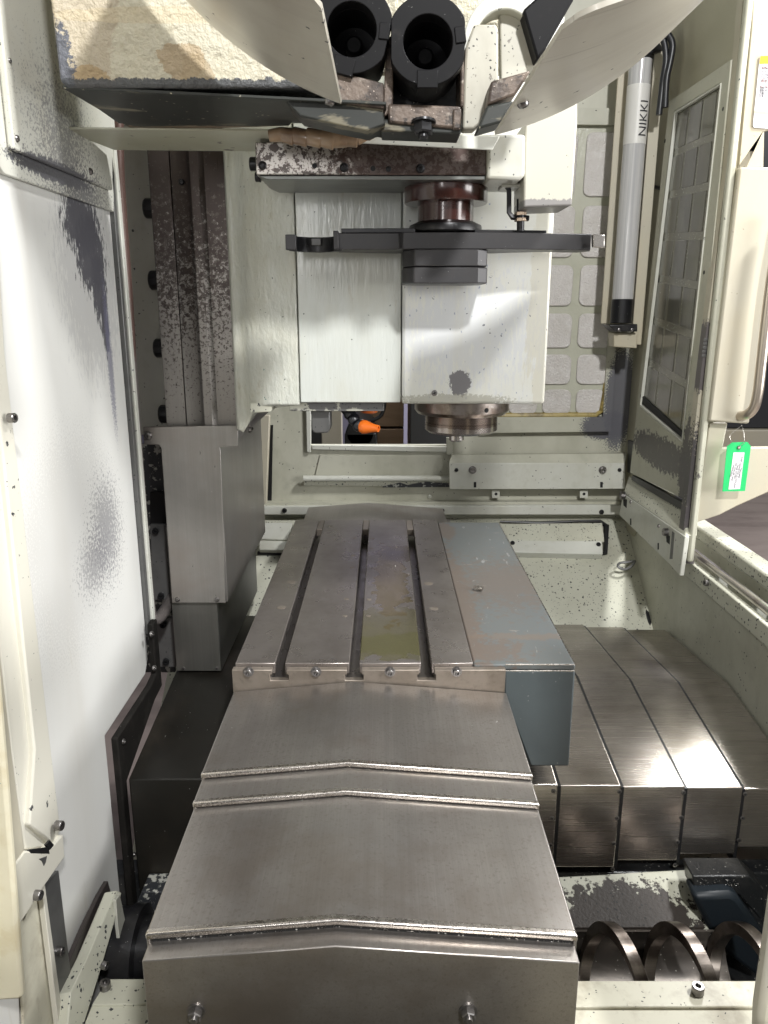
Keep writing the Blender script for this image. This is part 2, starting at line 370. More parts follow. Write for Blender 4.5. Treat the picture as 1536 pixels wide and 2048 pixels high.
atc_under = make('brushed dark underside steel', (.19, .195, .185), .34, .5, [('n', 30, .45, .75, (.05, .05, .05), .7, (.15, 1, 1))])
rusty = make('brown rusted iron', (.15, .115, .092), .5, .2, [('n', 22, .44, .62, (.045, .033, .028), .9), ('n', 34, .58, .68, (.33, .29, .25), .7), ('n', 70, .56, .62, (.03, .025, .022), .85), ('s', 120, .2, .3, (.5, .42, .36))], bump=[(120, .5, (1, 1, 1))])
pipe_rust = make('brown painted pipe', (.13, .115, .11), .42, .2, [('b', (-.5, 1.53, .3), (.3, 9, .42), 1.2, 30, 1.0, (.10, .05, .038), .8), ('s', 90, .2, .2, (.35, .32, .28))])
red_oxide = make('oily dark red oxide paint', (.045, .014, .010), .22, .1, [('n', 14, .42, .7, (.02, .011, .01), .85), ('s', 60, .18, .1, (.01, .01, .01))], coat=.5)
black_oxide = make('black oxide steel', (.016, .016, .018), .34, .4, [('n', 12, .42, .75, (.055, .052, .05), .6), ('s', 120, .14, .12, (.4, .4, .4))])
arm_mat = make('phosphated arm steel', (.048, .047, .049), .38, .3, [('n', 30, .4, .75, (.055, .052, .052), .6), ('s', 130, .10, .2, (.5, .5, .5))], spec=.35)
black_pot = make('black tool pot', (.007, .007, .008), .5, 0, [('n', 40, .55, .8, (.03, .027, .027), .6), ('s', 110, .10, .15, (.3, .3, .3))], spec=.12)
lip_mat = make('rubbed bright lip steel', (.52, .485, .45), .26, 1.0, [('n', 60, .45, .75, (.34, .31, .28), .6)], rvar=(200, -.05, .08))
bright = make('bright machined steel', (.55, .52, .49), .24, .95, [('n', 18, .45, .75, (.30, .25, .21), .6)])
nose_mat = make('stained spindle nose steel', (.34, .30, .27), .28, .9, [('n', 22, .44, .66, (.11, .075, .055), .8), ('n', 90, .6, .75, (.6, .57, .52), .5)])
bolt_mat = make('bolt steel', (.26, .25, .245), .30, .9, [('n', 60, .45, .75, (.10, .09, .085), .7)])
bolt_black = make('black bolt steel', (.022, .022, .024), .34, .5)
hole_mat = make('hole dark', (.006, .006, .007), .7)
rubber = make('black rubber wiper', (.012, .012, .012), .6, 0, [('s', 120, .34, .55, (.5, .48, .44))])
dark_cast = make('dark oily casting', (.012, .013, .014), .33, .1, [('n', 14, .45, .75, (.06, .058, .054), .6), ('s', 90, .2, .22, (.38, .37, .34))], bump=[(150, .4, (1, 1, 1))])
dark_panel = make('grey bracket steel', (.13, .13, .128), .4, .4, [('s', 70, .25, .2, (.02, .02, .02)), ('n', 20, .45, .75, (.08, .08, .08), .6)])
speck_dark = make('chipped black over cream', (.03, .032, .036), .45, 0, [('n', 60, .55, .60, (.5, .5, .45), .85)])
cast_chip = make('cream paint flaking off iron', (.50, .50, .42), .45, 0, [
    ('n', 9, .40, .70, (.38, .37, .28), .6),
    ('b', tuple(P(1250, 1862, 'Y', 1.175)), (.15, .075, .2), 1.5, 40, 2.2, (.040, .033, .028), 1), ('s', 70, .3, .4, (.03, .03, .03))], bump=[(160, .35, (1, 1, 1))], spec=.2)
ledge_mat = make('smeared cream ledge enamel', (.60, .58, .47), .4, 0, [('n', 12, .46, .72, (.30, .26, .19), .75, (1, 1, 1)), ('s', 70, .22, .25, CHIP), ('n', 45, .55, .75, (.38, .34, .26), .5)])
auger_mat = steel('worn auger steel', (.30, .265, .235), .36, 'X', [('n', 18, .42, .68, (.10, .08, .068), .8)], streak=.3)
blue_dark = make('dark blue grey enamel', (.010, .014, .018), .45, spec=.3)
tape_mat = make('brown packing tape', (.36, .25, .155), .30, 0, [('n', 18, .42, .7, (.17, .10, .06), .75)], coat=.4)
orange = make('orange plastic', (.75, .16, .015), .35)
blackp = make('black plastic', (.012, .013, .016), .36)
green_tag = make('green tag card', (.012, .47, .13), .5)
paper = make('white label paper', (.72, .70, .72), .55)
yellow = make('yellow label print', (.75, .45, .01), .5)
ink = make('black ink', (.02, .02, .025), .6)
red_ink = make('faded red ink', (.35, .12, .10), .6)
wire_mat = make('thin steel wire', (.55, .53, .5), .3, 1)
handle_mat = make('satin handle steel', (.50, .44, .37), .32, .9)
dark_ext = make('dark charcoal cabinet paint', (.032, .033, .038), .45)
floor_mat = make('brown sealed floor', (.26, .215, .20), .36, 0, [('n', 1.4, .4, .7, (.16, .13, .12), .8, (1, 3, 1)), ('n', 18, .45, .75, (.26, .22, .2), .4)])
glass_mat = make('textured glass toned for backlight', (.60, .57, .545), .16, 0, [('n', 6, .4, .65, (.50, .47, .43), .6), ('n', 30, .45, .7, (.70, .68, .66), .5), ('n', 180, .62, .70, (.80, .80, .78), .7)], bump=[(190, 1.6, (1, 1, 1)), (70, .6, (1, 1, 1))], coat=.4)  # tone raised for light from behind, pale flecks stand for sparkle
glass_gap = make('greenish laminated glass strip', (.50, .50, .415), .2, 0, [('n', 12, .4, .7, (.42, .42, .33), .6)], bump=[(150, .4, (1, 1, 1))], coat=.3)  # base colour raised in place of light coming through the glass
seal_mat = make('yellowed window sealant', (.36, .28, .09), .4, 0, [('n', 25, .45, .65, (.10, .07, .02), .8)])
door_glass = make('dirty door glass', (.185, .18, .14), .20, 0, [('n', 14, .42, .75, (.25, .235, .18), .7, (1, 1, .25)), ('s', 130, .22, .2, (.5, .5, .46), (1, 1, .45))], coat=.3)
door_square = make('dark pane square behind grime', (.115, .112, .092), .16, 0, [('n', 5, .45, .62, (.20, .195, .155), .6, (1, 1, .5)), ('n', 18, .42, .75, (.15, .14, .11), .7, (1, 1, .3)), ('s', 130, .2, .22, (.45, .45, .42), (1, 1, .45))], coat=.3)
tube_grey = make('frosted lamp tube', (.52, .515, .51), .16, 0, [('n', 110, .42, .62, (.36, .36, .37), .7, (1, 1, .01))], coat=.6)
sticker = make('white lamp sticker', (.66, .65, .62), .4)
sealant = make('black seam sealant', (.012, .012, .013), .4)
wood = make('crate wood', (.30, .20, .13), .6, 0, [('n', 25, .4, .7, (.2, .13, .08), .6, (.2, 1, 1))])
lav = make('lavender grey wall', (.24, .23, .32), .6)
pale = make('pale beige post', (.50, .47, .42), .5)

# ------------------------------------------------------------------ bolts
def bolt_geo(kind):
    g = G(); n = 24
    if kind == 'cap':
        g.lathe((0, 0, 0), (0, 0, 1), [(1, 0), (1, 1.25), (.9, 1.4), (.58, 1.4), (.50, 1.4), (.50, .6), (0, .6)], n)
    elif kind == 'capwasher':
        g.lathe((0, 0, 0), (0, 0, 1), [(1.45, 0), (1.45, .2), (1.0, .22), (1, 1.2), (.9, 1.35), (.55, 1.35), (.5, .7), (0, .7)], n)
    elif kind == 'hex':
        g.lathe((0, 0, 0), (0, 0, 1), [(1.25, 0), (1.25, .22), (1.0, .24)], n)
        g.lathe((0, 0, .23), (0, 0, 1), [(1, 0), (1, .85), (.86, 1.0), (.0, 1.02)], 6)
        g.lathe((0, 0, 1.2), (0, 0, 1), [(.5, 0), (.5, .35), (.4, .45)], 16)
    elif kind == 'hexhead':
        g.lathe((0, 0, 0), (0, 0, 1), [(1.05, 0), (1.05, .25), (1.0, .26)], n)
        g.lathe((0, 0, .25), (0, 0, 1), [(1, 0), (1, .75), (.88, .9), (.35, .9), (.3, .6), (0, .6)], 12)
    elif kind == 'button':
        g.lathe((0, 0, 0), (0, 0, 1), [(1, 0), (.97, .3), (.75, .62), (.42, .72), (.38, .72), (.38, .35), (0, .35)], n)
    elif kind == 'screw':
        g.lathe((0, 0, 0), (0, 0, 1), [(1, 0), (1, .12), (.85, .2), (0, .24)], n)
        g.box(-.62, .62, -.13, .13, .2, .262, 1); g.box(-.13, .13, -.62, .62, .2, .264, 1)
    elif kind == 'hole':
        g.lathe((0, 0, 0), (0, 0, 1), [(1, 0), (1, .06), (.8, .06)], n, 1)
    return g
_bm = {}
def bolt(parent, kind, p, d, r, mat=None, name='bolt', spin=None):
    mat = mat or bolt_mat; k = (kind, mat.name)
    if k not in _bm: _bm[k] = mk_mesh(name, bolt_geo(kind), [mat, hole_mat], ang=30)
    o = link(name, _bm[k], parent); o.location = Vector(p)-base_of(parent)
    q = Vector((0, 0, 1)).rotation_difference(Vector(d))
    if spin is None: spin = random.uniform(0, 6)
    o.rotation_mode = 'QUATERNION'; o.rotation_quaternion = q @ Quaternion((0, 0, 1), spin); o.scale = (r, r, r)
    return o
def bpx(parent, kind, px, py, ax, val, d, rpx, mat=None, name='bolt', spin=None):
    return bolt(parent, kind, P(px, py, ax, val), d, rpx*mpp(px, py, ax, val), mat, name, spin)

# ------------------------------------------------------------------ text
def text_mesh(s, size, mat, extr=.0002, align='CENTER', space=1.0):
    cu = bpy.data.curves.new('text', 'FONT'); cu.body = s; cu.size = size; cu.align_x = align; cu.align_y = 'CENTER'
    cu.extrude = extr; cu.space_line = space
    o = bpy.data.objects.new('text', cu); C.objects.link(o)
    dg = bpy.context.evaluated_depsgraph_get(); me = bpy.data.meshes.new_from_object(o.evaluated_get(dg))
    bpy.data.objects.remove(o); me.materials.clear(); me.materials.append(mat); return me

# ================================================================== SETTING
g = G(); g.box(-12, 14, -6, 16, -1.62, -1.6); structure('floor', g, floor_mat)
g = G(); g.box(-9, 12, 9.0, 9.1, -1.6, 4); structure('wall_back_of_shop', g, lav)

# ---- left enclosure panel
t = thing('side_panel', 'tall white painted panel on the left with scraped dark patches', 'panel', (-.5, 1.2, -1.25))
g = G(); g.prof('X', [(.60, .9), (1.5, .9), (1.5, -.715), (1.475, -.74), (1.235, -.74), (1.225, -1.30), (.60, -1.30)], -.52, -.50)
part(t, 'sheet', g, wall_white, .004)
g = G(); g.prof('X', [(1.50, .9), (1.515, .9), (1.515, -.66), (1.50, -.66)], -.535, -.492); part(t, 'flange', g, dark_panel, .002)
g = G(); g.prof('X', [(1.517, .9), (1.535, .9), (1.535, -.64), (1.517, -.64)], -.535, -.488); part(t, 'trim', g, cream, .003)

t = thing('upper_side_panel', 'off-white bolted panel high on the left beside the magazine casing', 'panel', (-.49, 1.25, .2))
g = G(); g.px([(-160, -200), (-160, 230), (-60, 240), (9, 348), (228, 424), (228, 330), (200, -200)], 'X', -.492, -.006); part(t, 'backing_sheet', g, wall_upper, .0015)
g = G(); g.px([(-30, -260), (29, 299), (226, 381), (226, -260)], 'X', -.482, -.0095); part(t, 'raised_sheet', g, wall_upper, .003)
for x, y, r in ((33, 277, 7), (180, 343, 7), (19, 121, 5)): bpx(t, 'button', x, y, 'X', -.482, (1, 0, 0), r)

# ---- left jamb (near, towards the operator)
t = thing('door_jamb', 'pale folded door jamb at the left edge with two socket bolts', 'jamb', (-.5, .9, -1.0))
g = G(); g.px([(-300, 300), (-12, 300), (10, 700), (56, 1100), (103, 1500), (122, 1660), (108, 1690), (60, 1650), (70, 1500), (22, 1050), (-5, 800), (-300, 760)], 'X', -.482, -.016)
part(t, 'strip', g, jamb_mat, .003)
g = G(); g.px([(-300, 700), (0, 810), (30, 1050), (72, 1490), (90, 1695), (52, 1700), (23, 1500), (-12, 1180), (-300, 1100)], 'X', -.490, -.009); part(t, 'channel', g, jamb_mat, .003)
g = G(); g.px([(-120, 700), (-30, 1040), (0, 1290), (24, 1500), (50, 1700), (42, 1800), (-60, 1850), (-150, 1750)], 'X', -.478, -.022); part(t, 'inner_strip', g, warm, .003)
g = G(); g.px([(50, 1702), (98, 1700), (127, 1668), (130, 1714), (84, 1780), (45, 1842), (-60, 1985), (-90, 1890)], 'X', -.476, -.02); part(t, 'corner_plate', g, jamb_mat, .0025)
g = G(); g.px([(58, 1699), (98, 1694), (100, 1708), (62, 1707)], 'X', -.4755, -.004); part(t, 'cracked_sealant', g, sealant, .001)
g = G(); g.px([(78, 1718), (94, 1712), (92, 1724), (88, 1732), (84, 1722)], 'X', -.4755, -.003); part(t, 'paint_chip', g, dark_panel, 0)
g = G(); g.px([(92, 1690), (100, 1680), (108, 1690), (100, 1700)], 'X', -.4752, -.003); part(t, 'paint_chip', g, sealant, 0)
for x, y in ((18, 836), (112, 1651), (70, 1790)): bpx(t, 'cap', x, y, 'X', -.476, (1, -.15, .05), 10)
t2 = thing('near_jamb_strip', 'yellowed cream strip at the far left edge with blue specks', 'strip', (-.45, .7, -1.0))
g = G(); g.px([(-200, 1000), (-30, 1000), (0, 1300), (22, 1560), (53, 1976), (50, 1983), (5, 1986), (-200, 1990)], 'Y', .78, -.012); part(t2, 'sheet', g, jamb_near, .004)
t3 = thing('corner_post', 'narrow cream and bare channel post low in the left corner', 'post', (-.48, .95, -1.3))
g = G(); g.px([(86, 1770), (118, 1740), (150, 2010), (165, 2120), (135, 2120)], 'X', -.488, -.01); part(t3, 'bare_strip', g, dark_panel, .002)
g = G(); g.px([(40, 1845), (88, 1772), (112, 1960), (132, 2120), (50, 2120)], 'X', -.494, -.004); part(t3, 'web', g, ledge_mat, .001)
g = G(); g.px([(84, 1772), (90, 1768), (138, 2120), (126, 2120)], 'X', -.484, -.008); part(t3, 'lip', g, jamb_mat, .001)
bpx(t3, 'cap', 114, 1902, 'X', -.488, (1, -.1, 0), 9)

# ---- near sill and right near post
g = G(); g.box(-.6, .50, .585, .600, -.96, -.673); single('front_sill', g, jamb_near, 'cream sill strip along the bottom edge of the opening', 'sill', .004)
g = G(); g.px([(1497, 2090), (1500, 2000), (1536, 1745), (1700, 500), (1900, 500), (1900, 2090)], 'Y', .63, -.02)
single('right_door_post', g, jamb_mat, 'white door post in the lower right corner in front of the auger', 'post', .006)

# ---- back wall
YB = 2.5
def wp(px, py): return P(px, py, 'Y', YB)
t = thing('back_wall_panel', 'grimy cream back wall with a window opening and bolted strips', 'wall', (.15, YB, -.7))
x0, z0 = wp(620, 890).x, wp(700, 890).z; x1 = wp(900, 850).x; z1 = wp(700, 700).z
g = G(); g.box(-.62, x0, YB, YB+.02, -.80, 1.3); part(t, 'sheet', g, cream_back, 0)
g = G(); g.box(x0, x1, YB, YB+.02, -.80, z0); part(t, 'sheet', g, cream_back, 0)
g = G(); g.box(x0, x1, YB, YB+.02, z1, 1.3); part(t, 'sheet', g, cream_back, 0)
g = G(); g.box(x1, .86, YB, YB+.02, -.80, 1.3); part(t, 'sheet', g, window_frame_mat, 0)
g = G()
g.px([(610, 760), (622, 760), (622, 905), (613, 905)], 'Y', YB-.012, .012)
part(t, 'opening_frame', g, cream, .003)
g = G(); g.px([(623, 890), (900, 893), (900, 905), (623, 900)], 'Y', YB-.012, .012); part(t, 'opening_frame', g, cream, .003)
g = G(); g.px([(893, 875), (906, 875), (906, 910), (893, 910)], 'Y', YB-.014, .013); part(t, 'post_end', g, cream_back, .002)
g = G(); g.px([(640, 910), (880, 910), (892, 955), (630, 952)], 'Y', YB-.004, .004); part(t, 'plate', g, cream_back, .001)
g = G(); g.tube([P(607, 957, 'Y', YB-.025), P(905, 957, 'Y', YB-.025)], .010); part(t, 'rod', g, cream, 0)
g = G(); g.px([(607, 962), (905, 962), (905, 974), (607, 972)], 'Y', YB-.018, .018); part(t, 'ledge', g, chipped, .002)
g = G(); g.px([(765, 973), (800, 965), (815, 970), (850, 963), (905, 967), (905, 974), (765, 975)], 'Y', YB-.0195, .001); part(t, 'bare_patch', g, speck_dark, 0)
for x in (570, 665, 760, 822): pass
g = G(); g.px([(525, 1013), (1242, 1010), (1242, 1030), (525, 1030)], 'Y', YB-.05, .05); part(t, 'lower_strip', g, cream, .003)
g = G(); g.px([(525, 1006), (1242, 1003), (1242, 1009), (525, 1012)], 'Y', YB-.035, .035); part(t, 'upper_lip', g, cream_back, .002)
bpx(t, 'button', 569, 1021, 'Y', YB-.05, (0, -1, 0), 5, bolt_black); bpx(t, 'button', 1203, 1024, 'Y', YB-.05, (0, -1, 0), 5, bolt_black)
bpx(t, 'button', 885, 1021, 'Y', YB-.05, (0, -1, 0), 4, bolt_black); bpx(t, 'button', 859, 993, 'Y', YB, (0, -1, 0), 4, cream)
g = G(); g.px([(516, 830), (540, 830), (533, 1008), (520, 1008)], 'Y', YB-.06, .02); part(t, 'edge_strip', g, warm, .004)
g = G(); g.px([(541, 850), (546, 850), (543, 1008), (535, 1008)], 'Y', YB-.003, .003); part(t, 'dark_seam', g, sealant, 0)
# ---- light bolted plate below the glass window
t = thing('bolted_cover_plate', 'long pale plate bolted to the back wall under the glass window', 'plate', (.5, 2.45, -.55))
g = G(); g.px([(898, 926), (1251, 926), (1251, 978), (899, 979)], 'Y', 2.44, .008); part(t, 'plate', g, cream, .002)
g = G(); g.pts3([P(904, 910, 'Y', 2.46), P(1254, 907, 'Y', 2.46), P(1251, 926, 'Y', 2.441), P(899, 926, 'Y', 2.441)], (0, .02, 0)); part(t, 'sloped_lip', g, cream_back, .001)
for x, y, k, r in ((945, 940, 'capwasher', 5.5), (1205, 940, 'capwasher', 5.5), (913, 940, 'button', 4), (1239, 940, 'button', 4)):
    bpx(t, k, x, y, 'Y', 2.44, (0, -1, 0), r, bolt_mat if k != 'button' else bolt_black)
for x in (950, 1203):
    g = G(); g.px([(x-2.5, 964), (x+2.5, 964), (x+2.5, 975), (x-2.5, 975)], 'Y', 2.4385, .001); part(t, 'slot', g, hole_mat, 0)
for x in (992, 1168):
    o = G(); o.px([(x-8, 980), (x+8, 980), (x+8, 996), (x-8, 996)], 'Y', 2.46, .008); b = part(t, 'tab', o, cream, .001)
    bpx(t, 'hole', x, 988, 'Y', 2.46, (0, -1, 0), 3)

# ---- glass window in the back wall
t = thing('glass_window', 'frosted window with rounded glass squares behind the spindle head', 'window', (.62, 2.48, -.25))
g = G()
fo = [(960, 212), (1262, 216), (1222, 862), (960, 862)]; fi = [(960, 245), (1247, 248), (1207, 834), (960, 834)]
g.px([(960, 214), (1262, 216), (1262-2, 250), (960, 247)], 'Y', 2.47, .03)
g.px([(1246, 250), (1260, 250), (1222, 863), (1206, 834)], 'Y', 2.47, .03)
g.px([(960, 834), (1206, 834), (1222, 863), (960, 866)], 'Y', 2.47, .03)
part(t, 'frame', g, window_frame_mat, .003)
g = G(); g.px([(960, 246), (1247, 249), (1207, 835), (960, 835)], 'Y', 2.488, .008); part(t, 'pane', g, glass_gap, 0)
g = G(); g.tube([P(965, 832, 'Y', 2.484), P(1190, 830, 'Y', 2.484), P(1203, 822, 'Y', 2.484), P(1212, 760, 'Y', 2.484), P(1220, 640, 'Y', 2.484)], [.010, .010, .010, .006, .002], 8); part(t, 'sealant', g, seal_mat, 0)
def rsq(a, b, c, d, r, sh):
    out = []
    for cx, cy, s in ((c-r, b+r, -90), (c-r, d-r, 0), (a+r, d-r, 90), (a+r, b+r, 180)):
        for k in range(4):
            th = math.radians(s+k*30); out.append((cx+r*math.cos(th)-(cy-b)*sh, cy+r*math.sin(th)))
    return out
rows = [(264, 393), (411, 515), (530, 612), (627, 696), (709, 769), (779, 829)]
gm = {}
for i, (a, b) in enumerate(rows):
    xm = 1206-.077*((a+b)/2-500)
    ww = 80-4.6*i
    for j in range(3):
        cx = xm-4+i*.8-j*(ww+17-1.4*i)
        g = G(); g.px(rsq(cx-ww/2, a, cx+ww/2, b, 13, .075), 'Y', 2.481, .007)
        part(t, 'glass_square', g, glass_mat, .003, 3)

# ---- sloped chip floor at the back with access plate
g = G(); g.prof('X', [(2.452, -.675), (2.50, -.675), (2.50, -1.3), (1.6, -1.3), (1.95, -1.05)], -.62, .83)
structure('sloped_chip_floor', g, chipped, .003)
t = thing('access_plate', 'cream access plate with two bolts on the sloping back floor', 'plate', (.5, 2.4, -.72))
sl = lambda px, py, o=0: (lambda d, n, p: d*((n.dot(p))/n.dot(d)))(ray(px, py), Vector((0, -.375, .502)), Vector((0, 2.452, -.675+o)))
nrm = Vector((0, -.375, .502)).normalized()
g = G(); g.pts3([sl(900, 1048, .02), sl(1205, 1045, .02), sl(1209, 1083, .02), sl(900, 1080, .02)], -nrm*.018); part(t, 'plate', g, chipped, .003)
g = G(); g.pts3([sl(900, 1079, .035), sl(1204, 1082, .035), sl(1206, 1108, .035), sl(900, 1102, .035)], -nrm*.03); part(t, 'lip', g, cream, .003)
for x, y in ((1025, 1086), (1197, 1089)): bolt(t, 'button', sl(x, y, .036), nrm, .0075, bolt_black)
g = G(); g.tube([sl(1000, 1043, .012), sl(1080, 1046, .014), sl(1160, 1042, .014), sl(1200, 1043, .014), sl(1213, 1052, .01), sl(1211, 1106, .012), sl(1180, 1112, .006), sl(1060, 1108, .006)], [.003, .006, .004, .007, .009, .007, .006, .004], 8); part(t, 'sealant_bead', g, sealant, 0)
g = G(); g.pts3([sl(520, 1045, .02), sl(585, 1045, .02), sl(578, 1080, .02), sl(520, 1078, .02)], -nrm*.018)
g.pts3([sl(518, 1080, .03), sl(578, 1082, .03), sl(570, 1101, .03), sl(518, 1100, .03)], -nrm*.028)
g.tube([sl(515, 1106, .006), sl(575, 1107, .006)], .007, 8, 1)
o = single('left_access_plate', g, [cream, sealant], 'narrow cream plate on the back floor left of the table', 'plate', .003)

# ---- right enclosure wall with sill and rail
t = thing('right_wall', 'grey green side wall on the right below the sliding rail', 'wall', (.82, 1.6, -1.2))
g = G(); g.prof('X', [(.55, -.672), (2.46, -.672), (2.46, -1.35), (.55, -1.35)], .80, .82); part(t, 'sheet', g, cream_back, .002)
g = G(); g.prof('X', [(.55, -.632), (1.93, -.632), (1.93, -.676), (.55, -.676)], .792, .81); part(t, 'lower_bar', g, chipped, .003)
g = G(); g.box(.812, .86, .55, 1.95, -.71, -.68); part(t, 'gutter', g, cream_back, .002)
g = G(); g.box(.858, .87, .55, 2.10, -.68, -.605); part(t, 'inner_face', g, cream_back, .002)
g = G(); g.box(.852, .905, .55, 2.10, -.604, -.57); part(t, 'sill', g, chipped, .006)
g = G(); g.tube([(.818, .6, -.618), (.818, 1.96, -.618)], .0105, 16); part(t, 'guide_rail', g, bright, 0)
for y in (1.62, 1.82):
    g = G(); g.box(.832, .857, y-.015, y+.015, -.679, -.632); part(t, 'rail_bracket', g, cream, .004)
bpx(t, 'cap', 1416, 1166, 'X', .792, (-1, -.2, .1), 6)
bpx(t, 'button', 1388, 1103, 'X', .858, (-1, 0, 0), 6)
g = G(); path = [P(1267, 1118, 'X', .797), P(1272, 1140, 'X', .797), P(1281, 1175, 'X', .796), P(1287, 1205, 'X', .795), P(1296, 1238, 'X', .795), P(1300, 1262, 'X', .795)]
g.tube(smooth_path(path, 3), [.002, .002, .003, .004, .004, .004, .006, .006, .008, .009, .007, .009, .009, .010, .011, .009][:16], 8); part(t, 'sealant_bead', g, sealant, 0)
g = G(); g.tube(smooth_path([P(1270, 1122, 'Y', 2.28), P(1258, 1124, 'Y', 2.27), P(1240, 1126, 'Y', 2.27), P(1236, 1133, 'Y', 2.26), P(1248, 1139, 'Y', 2.255), P(1262, 1133, 'Y', 2.26), P(1270, 1122, 'Y', 2.27)], 4), .004, 8)
single('wire_loop', g, dark_panel, 'small grey wire loop sticking out of the right corner seam', 'wire', 0)
# upper right wall
g = G(); g.prof('X', [(1.885, 1.3), (2.5, 1.3), (2.5, -.70), (2.36, -.70), (1.885, -.3)], .795, .81)
single('upper_right_wall', g, door_wall_mat, 'olive cream side wall above and behind the window door', 'wall', .002)

# ---- window door on the right
t = thing('window_door', 'narrow grey green door on the right with a grimy long window', 'door', (.78, 2.1, -.5))
DX = .77
out = [(1338, 203), (1462, 119), (1376, 1004), (1260, 946)]; inn = [(1349, 223), (1441, 166), (1363, 884), (1279, 813)]
g = G()
for i in range(4):
    j = (i+1) % 4; g.px([out[i], out[j], inn[j], inn[i]], 'X', DX, .022)
part(t, 'frame', g, door_mat, .003)
g = G(); g.px([(1348, 222), (1442, 165), (1364, 886), (1278, 814)], 'X', DX+.008, .008); part(t, 'pane', g, door_glass, 0)
g = G()
for i in range(4):
    j = (i+1) % 4; a = Vector(inn[i]); b = Vector(inn[j]); c = Vector((1358, 520))
    ia = a+(c-a).normalized()*4; ib = b+(c-b).normalized()*4
    g.px([tuple(a), tuple(b), tuple(ib), tuple(ia)], 'X', DX-.003, .009)
part(t, 'gasket', g, cream, .001)
dr = [(226, 318), (335, 425), (440, 520), (535, 615), (632, 706), (724, 790), (804, 860)]
def dpt(u, v):                        # position on the window, u back->front, v top->bottom
    a = Vector(inn[0]).lerp(Vector(inn[1]), u); b = Vector(inn[3]).lerp(Vector(inn[2]), u); return a.lerp(b, v)
for i in range(7):
    for j in range(3):
        v0 = .02+i*.139; v1 = v0+.115; u0 = .06+j*.31; u1 = u0+.26
        g = G(); g.px([tuple(dpt(u0, v0)), tuple(dpt(u1, v0)), tuple(dpt(u1, v1)), tuple(dpt(u0, v1))], 'X', DX+.0065, .003)
        part(t, 'pane_square', g, door_square, .0008)
g = G(); g.px([(1283, 808), (1366, 878), (1366, 866), (1283, 790)], 'X', DX+.002, .006); part(t, 'grime_bead', g, hole_mat, .002)
g = G(); g.box(DX+.001, DX+.017, 1.858, 1.879, -.62, .75); part(t, 'edge_strip', g, door_mat, .005)
for x, y in ((1408, 545), (1446, 218), (1330, 282), (1318, 560), (1282, 792)): bpx(t, 'hole', x, y, 'X', DX, (-1, 0, 0), 4)
g = G(); g.px([(1264, 950), (1376, 1010), (1374, 1026), (1320, 996), (1262, 960)], 'X', DX+.003, .02); part(t, 'bottom_seal', g, sealant, .002)
# ---- roller box at the foot of the door
t = thing('roller_bracket', 'chipped cream roller housing with two bolts under the window door', 'bracket', (.77, 2.1, -.62))
a = [P(1258, 952, 'X', .785), P(1374, 1024, 'X', .785), P(1370, 1072, 'X', .757), P(1247, 986, 'X', .757)]
g = G(); g.prism(a, (.03, 0, 0)); part(t, 'sloped_top', g, chipped, .002)
g = G(); g.px([(1246, 987), (1370, 1073), (1359, 1152), (1340, 1130), (1238, 1030)], 'X', .755, .012); part(t, 'face_plate', g, cream, .002)
for x, y in ((1249, 991), (1335, 1064)):
    bpx(t, 'hexhead', x, y, 'X', .755, (-1, 0, 0), 8); 
    g = G(); g.px([(x-3, y+6), (x+5, y+8), (x+4, y+25), (x-2, y+20)], 'X', .7545, .002); part(t, 'slot', g, hole_mat, 0)
for x, y in ((1262, 1004), (1318, 1052)): bpx(t, 'button', x, y, 'X', .755, (-1, 0, 0), 4)
for x, y in ((1261, 1043), (1316, 1092)):
    g = G(); g.px([(x-1, y-6), (x+1.5, y-6), (x+1.5, y+7), (x-1, y+7)], 'X', .7545, .001); part(t, 'slot', g, hole_mat, 0)
g = G(); g.px([(1344, 1062), (1349, 1066), (1345, 1118), (1339, 1118)], 'X', .7548, .001); part(t, 'paint_scrape', g, dark_panel, 0)
g = G(); g.px([(1255, 880), (1272, 884), (1270, 950), (1254, 945)], 'X', .79, .01)
single('hinge_block', g, dark_panel, 'small dark hinge block in the corner behind the door foot', 'hinge', .002)

# ---- post and cream outer door leaf beyond
t = thing('door_post', 'warm cream door post with scraped grey patches beside the window door', 'post', (.82, 1.9, -.6))
g = G(); g.px([(1492, -80), (1512, -80), (1503, 60), (1475, 360), (1478, 333), (1420, 845), (1392, 1046), (1388, 1128), (1360, 1126), (1367, 1060), (1402, 745), (1450, 360), (1481, 60)], 'Y', 1.882, .03)
part(t, 'post', g, warm_post, .003)
for k in range(5):
    y = 676+k*8; g = G(); g.px([(1408-k, y), (1422-k, y), (1421-k, y+6), (1407-k, y+6)], 'Y', 1.88, .004); part(t, 'strike_tooth', g, dark_panel, .0006)
t = thing('outer_door_leaf', 'cream sliding door leaf with steel handle at the right edge', 'door', (.95, 1.87, -.3))
g = G(); g.px([(1512, -80), (1503, 60), (1475, 360), (1472, 345), (1527, 345), (1529, 262), (1560, 255), (1700, 255), (1700, -80)], 'Y', 1.872, .02); part(t, 'upper_sheet', g, warm, .003)
g = G(); g.px([(1480, 333), (1562, 335), (1540, 545), (1499, 848), (1418, 843), (1478, 345)], 'Y', 1.845, .03); part(t, 'box_cover', g, warm, .005)
g = G(); g.px([(1419, 846), (1456, 846), (1446, 896), (1700, 893), (1700, 930), (1536, 985), (1475, 1012), (1440, 1030), (1410, 1040), (1391, 1046)], 'Y', 1.876, .02); part(t, 'lower_sheet', g, warm, .003)
g = G(); hp = [P(1560, 480, 'Y', 1.80), P(1528, 560, 'Y', 1.80), P(1516, 700, 'Y', 1.80), P(1506, 790, 'Y', 1.80), P(1498, 818, 'Y', 1.81), P(1484, 829, 'Y', 1.83), P(1470, 831, 'Y', 1.86)]
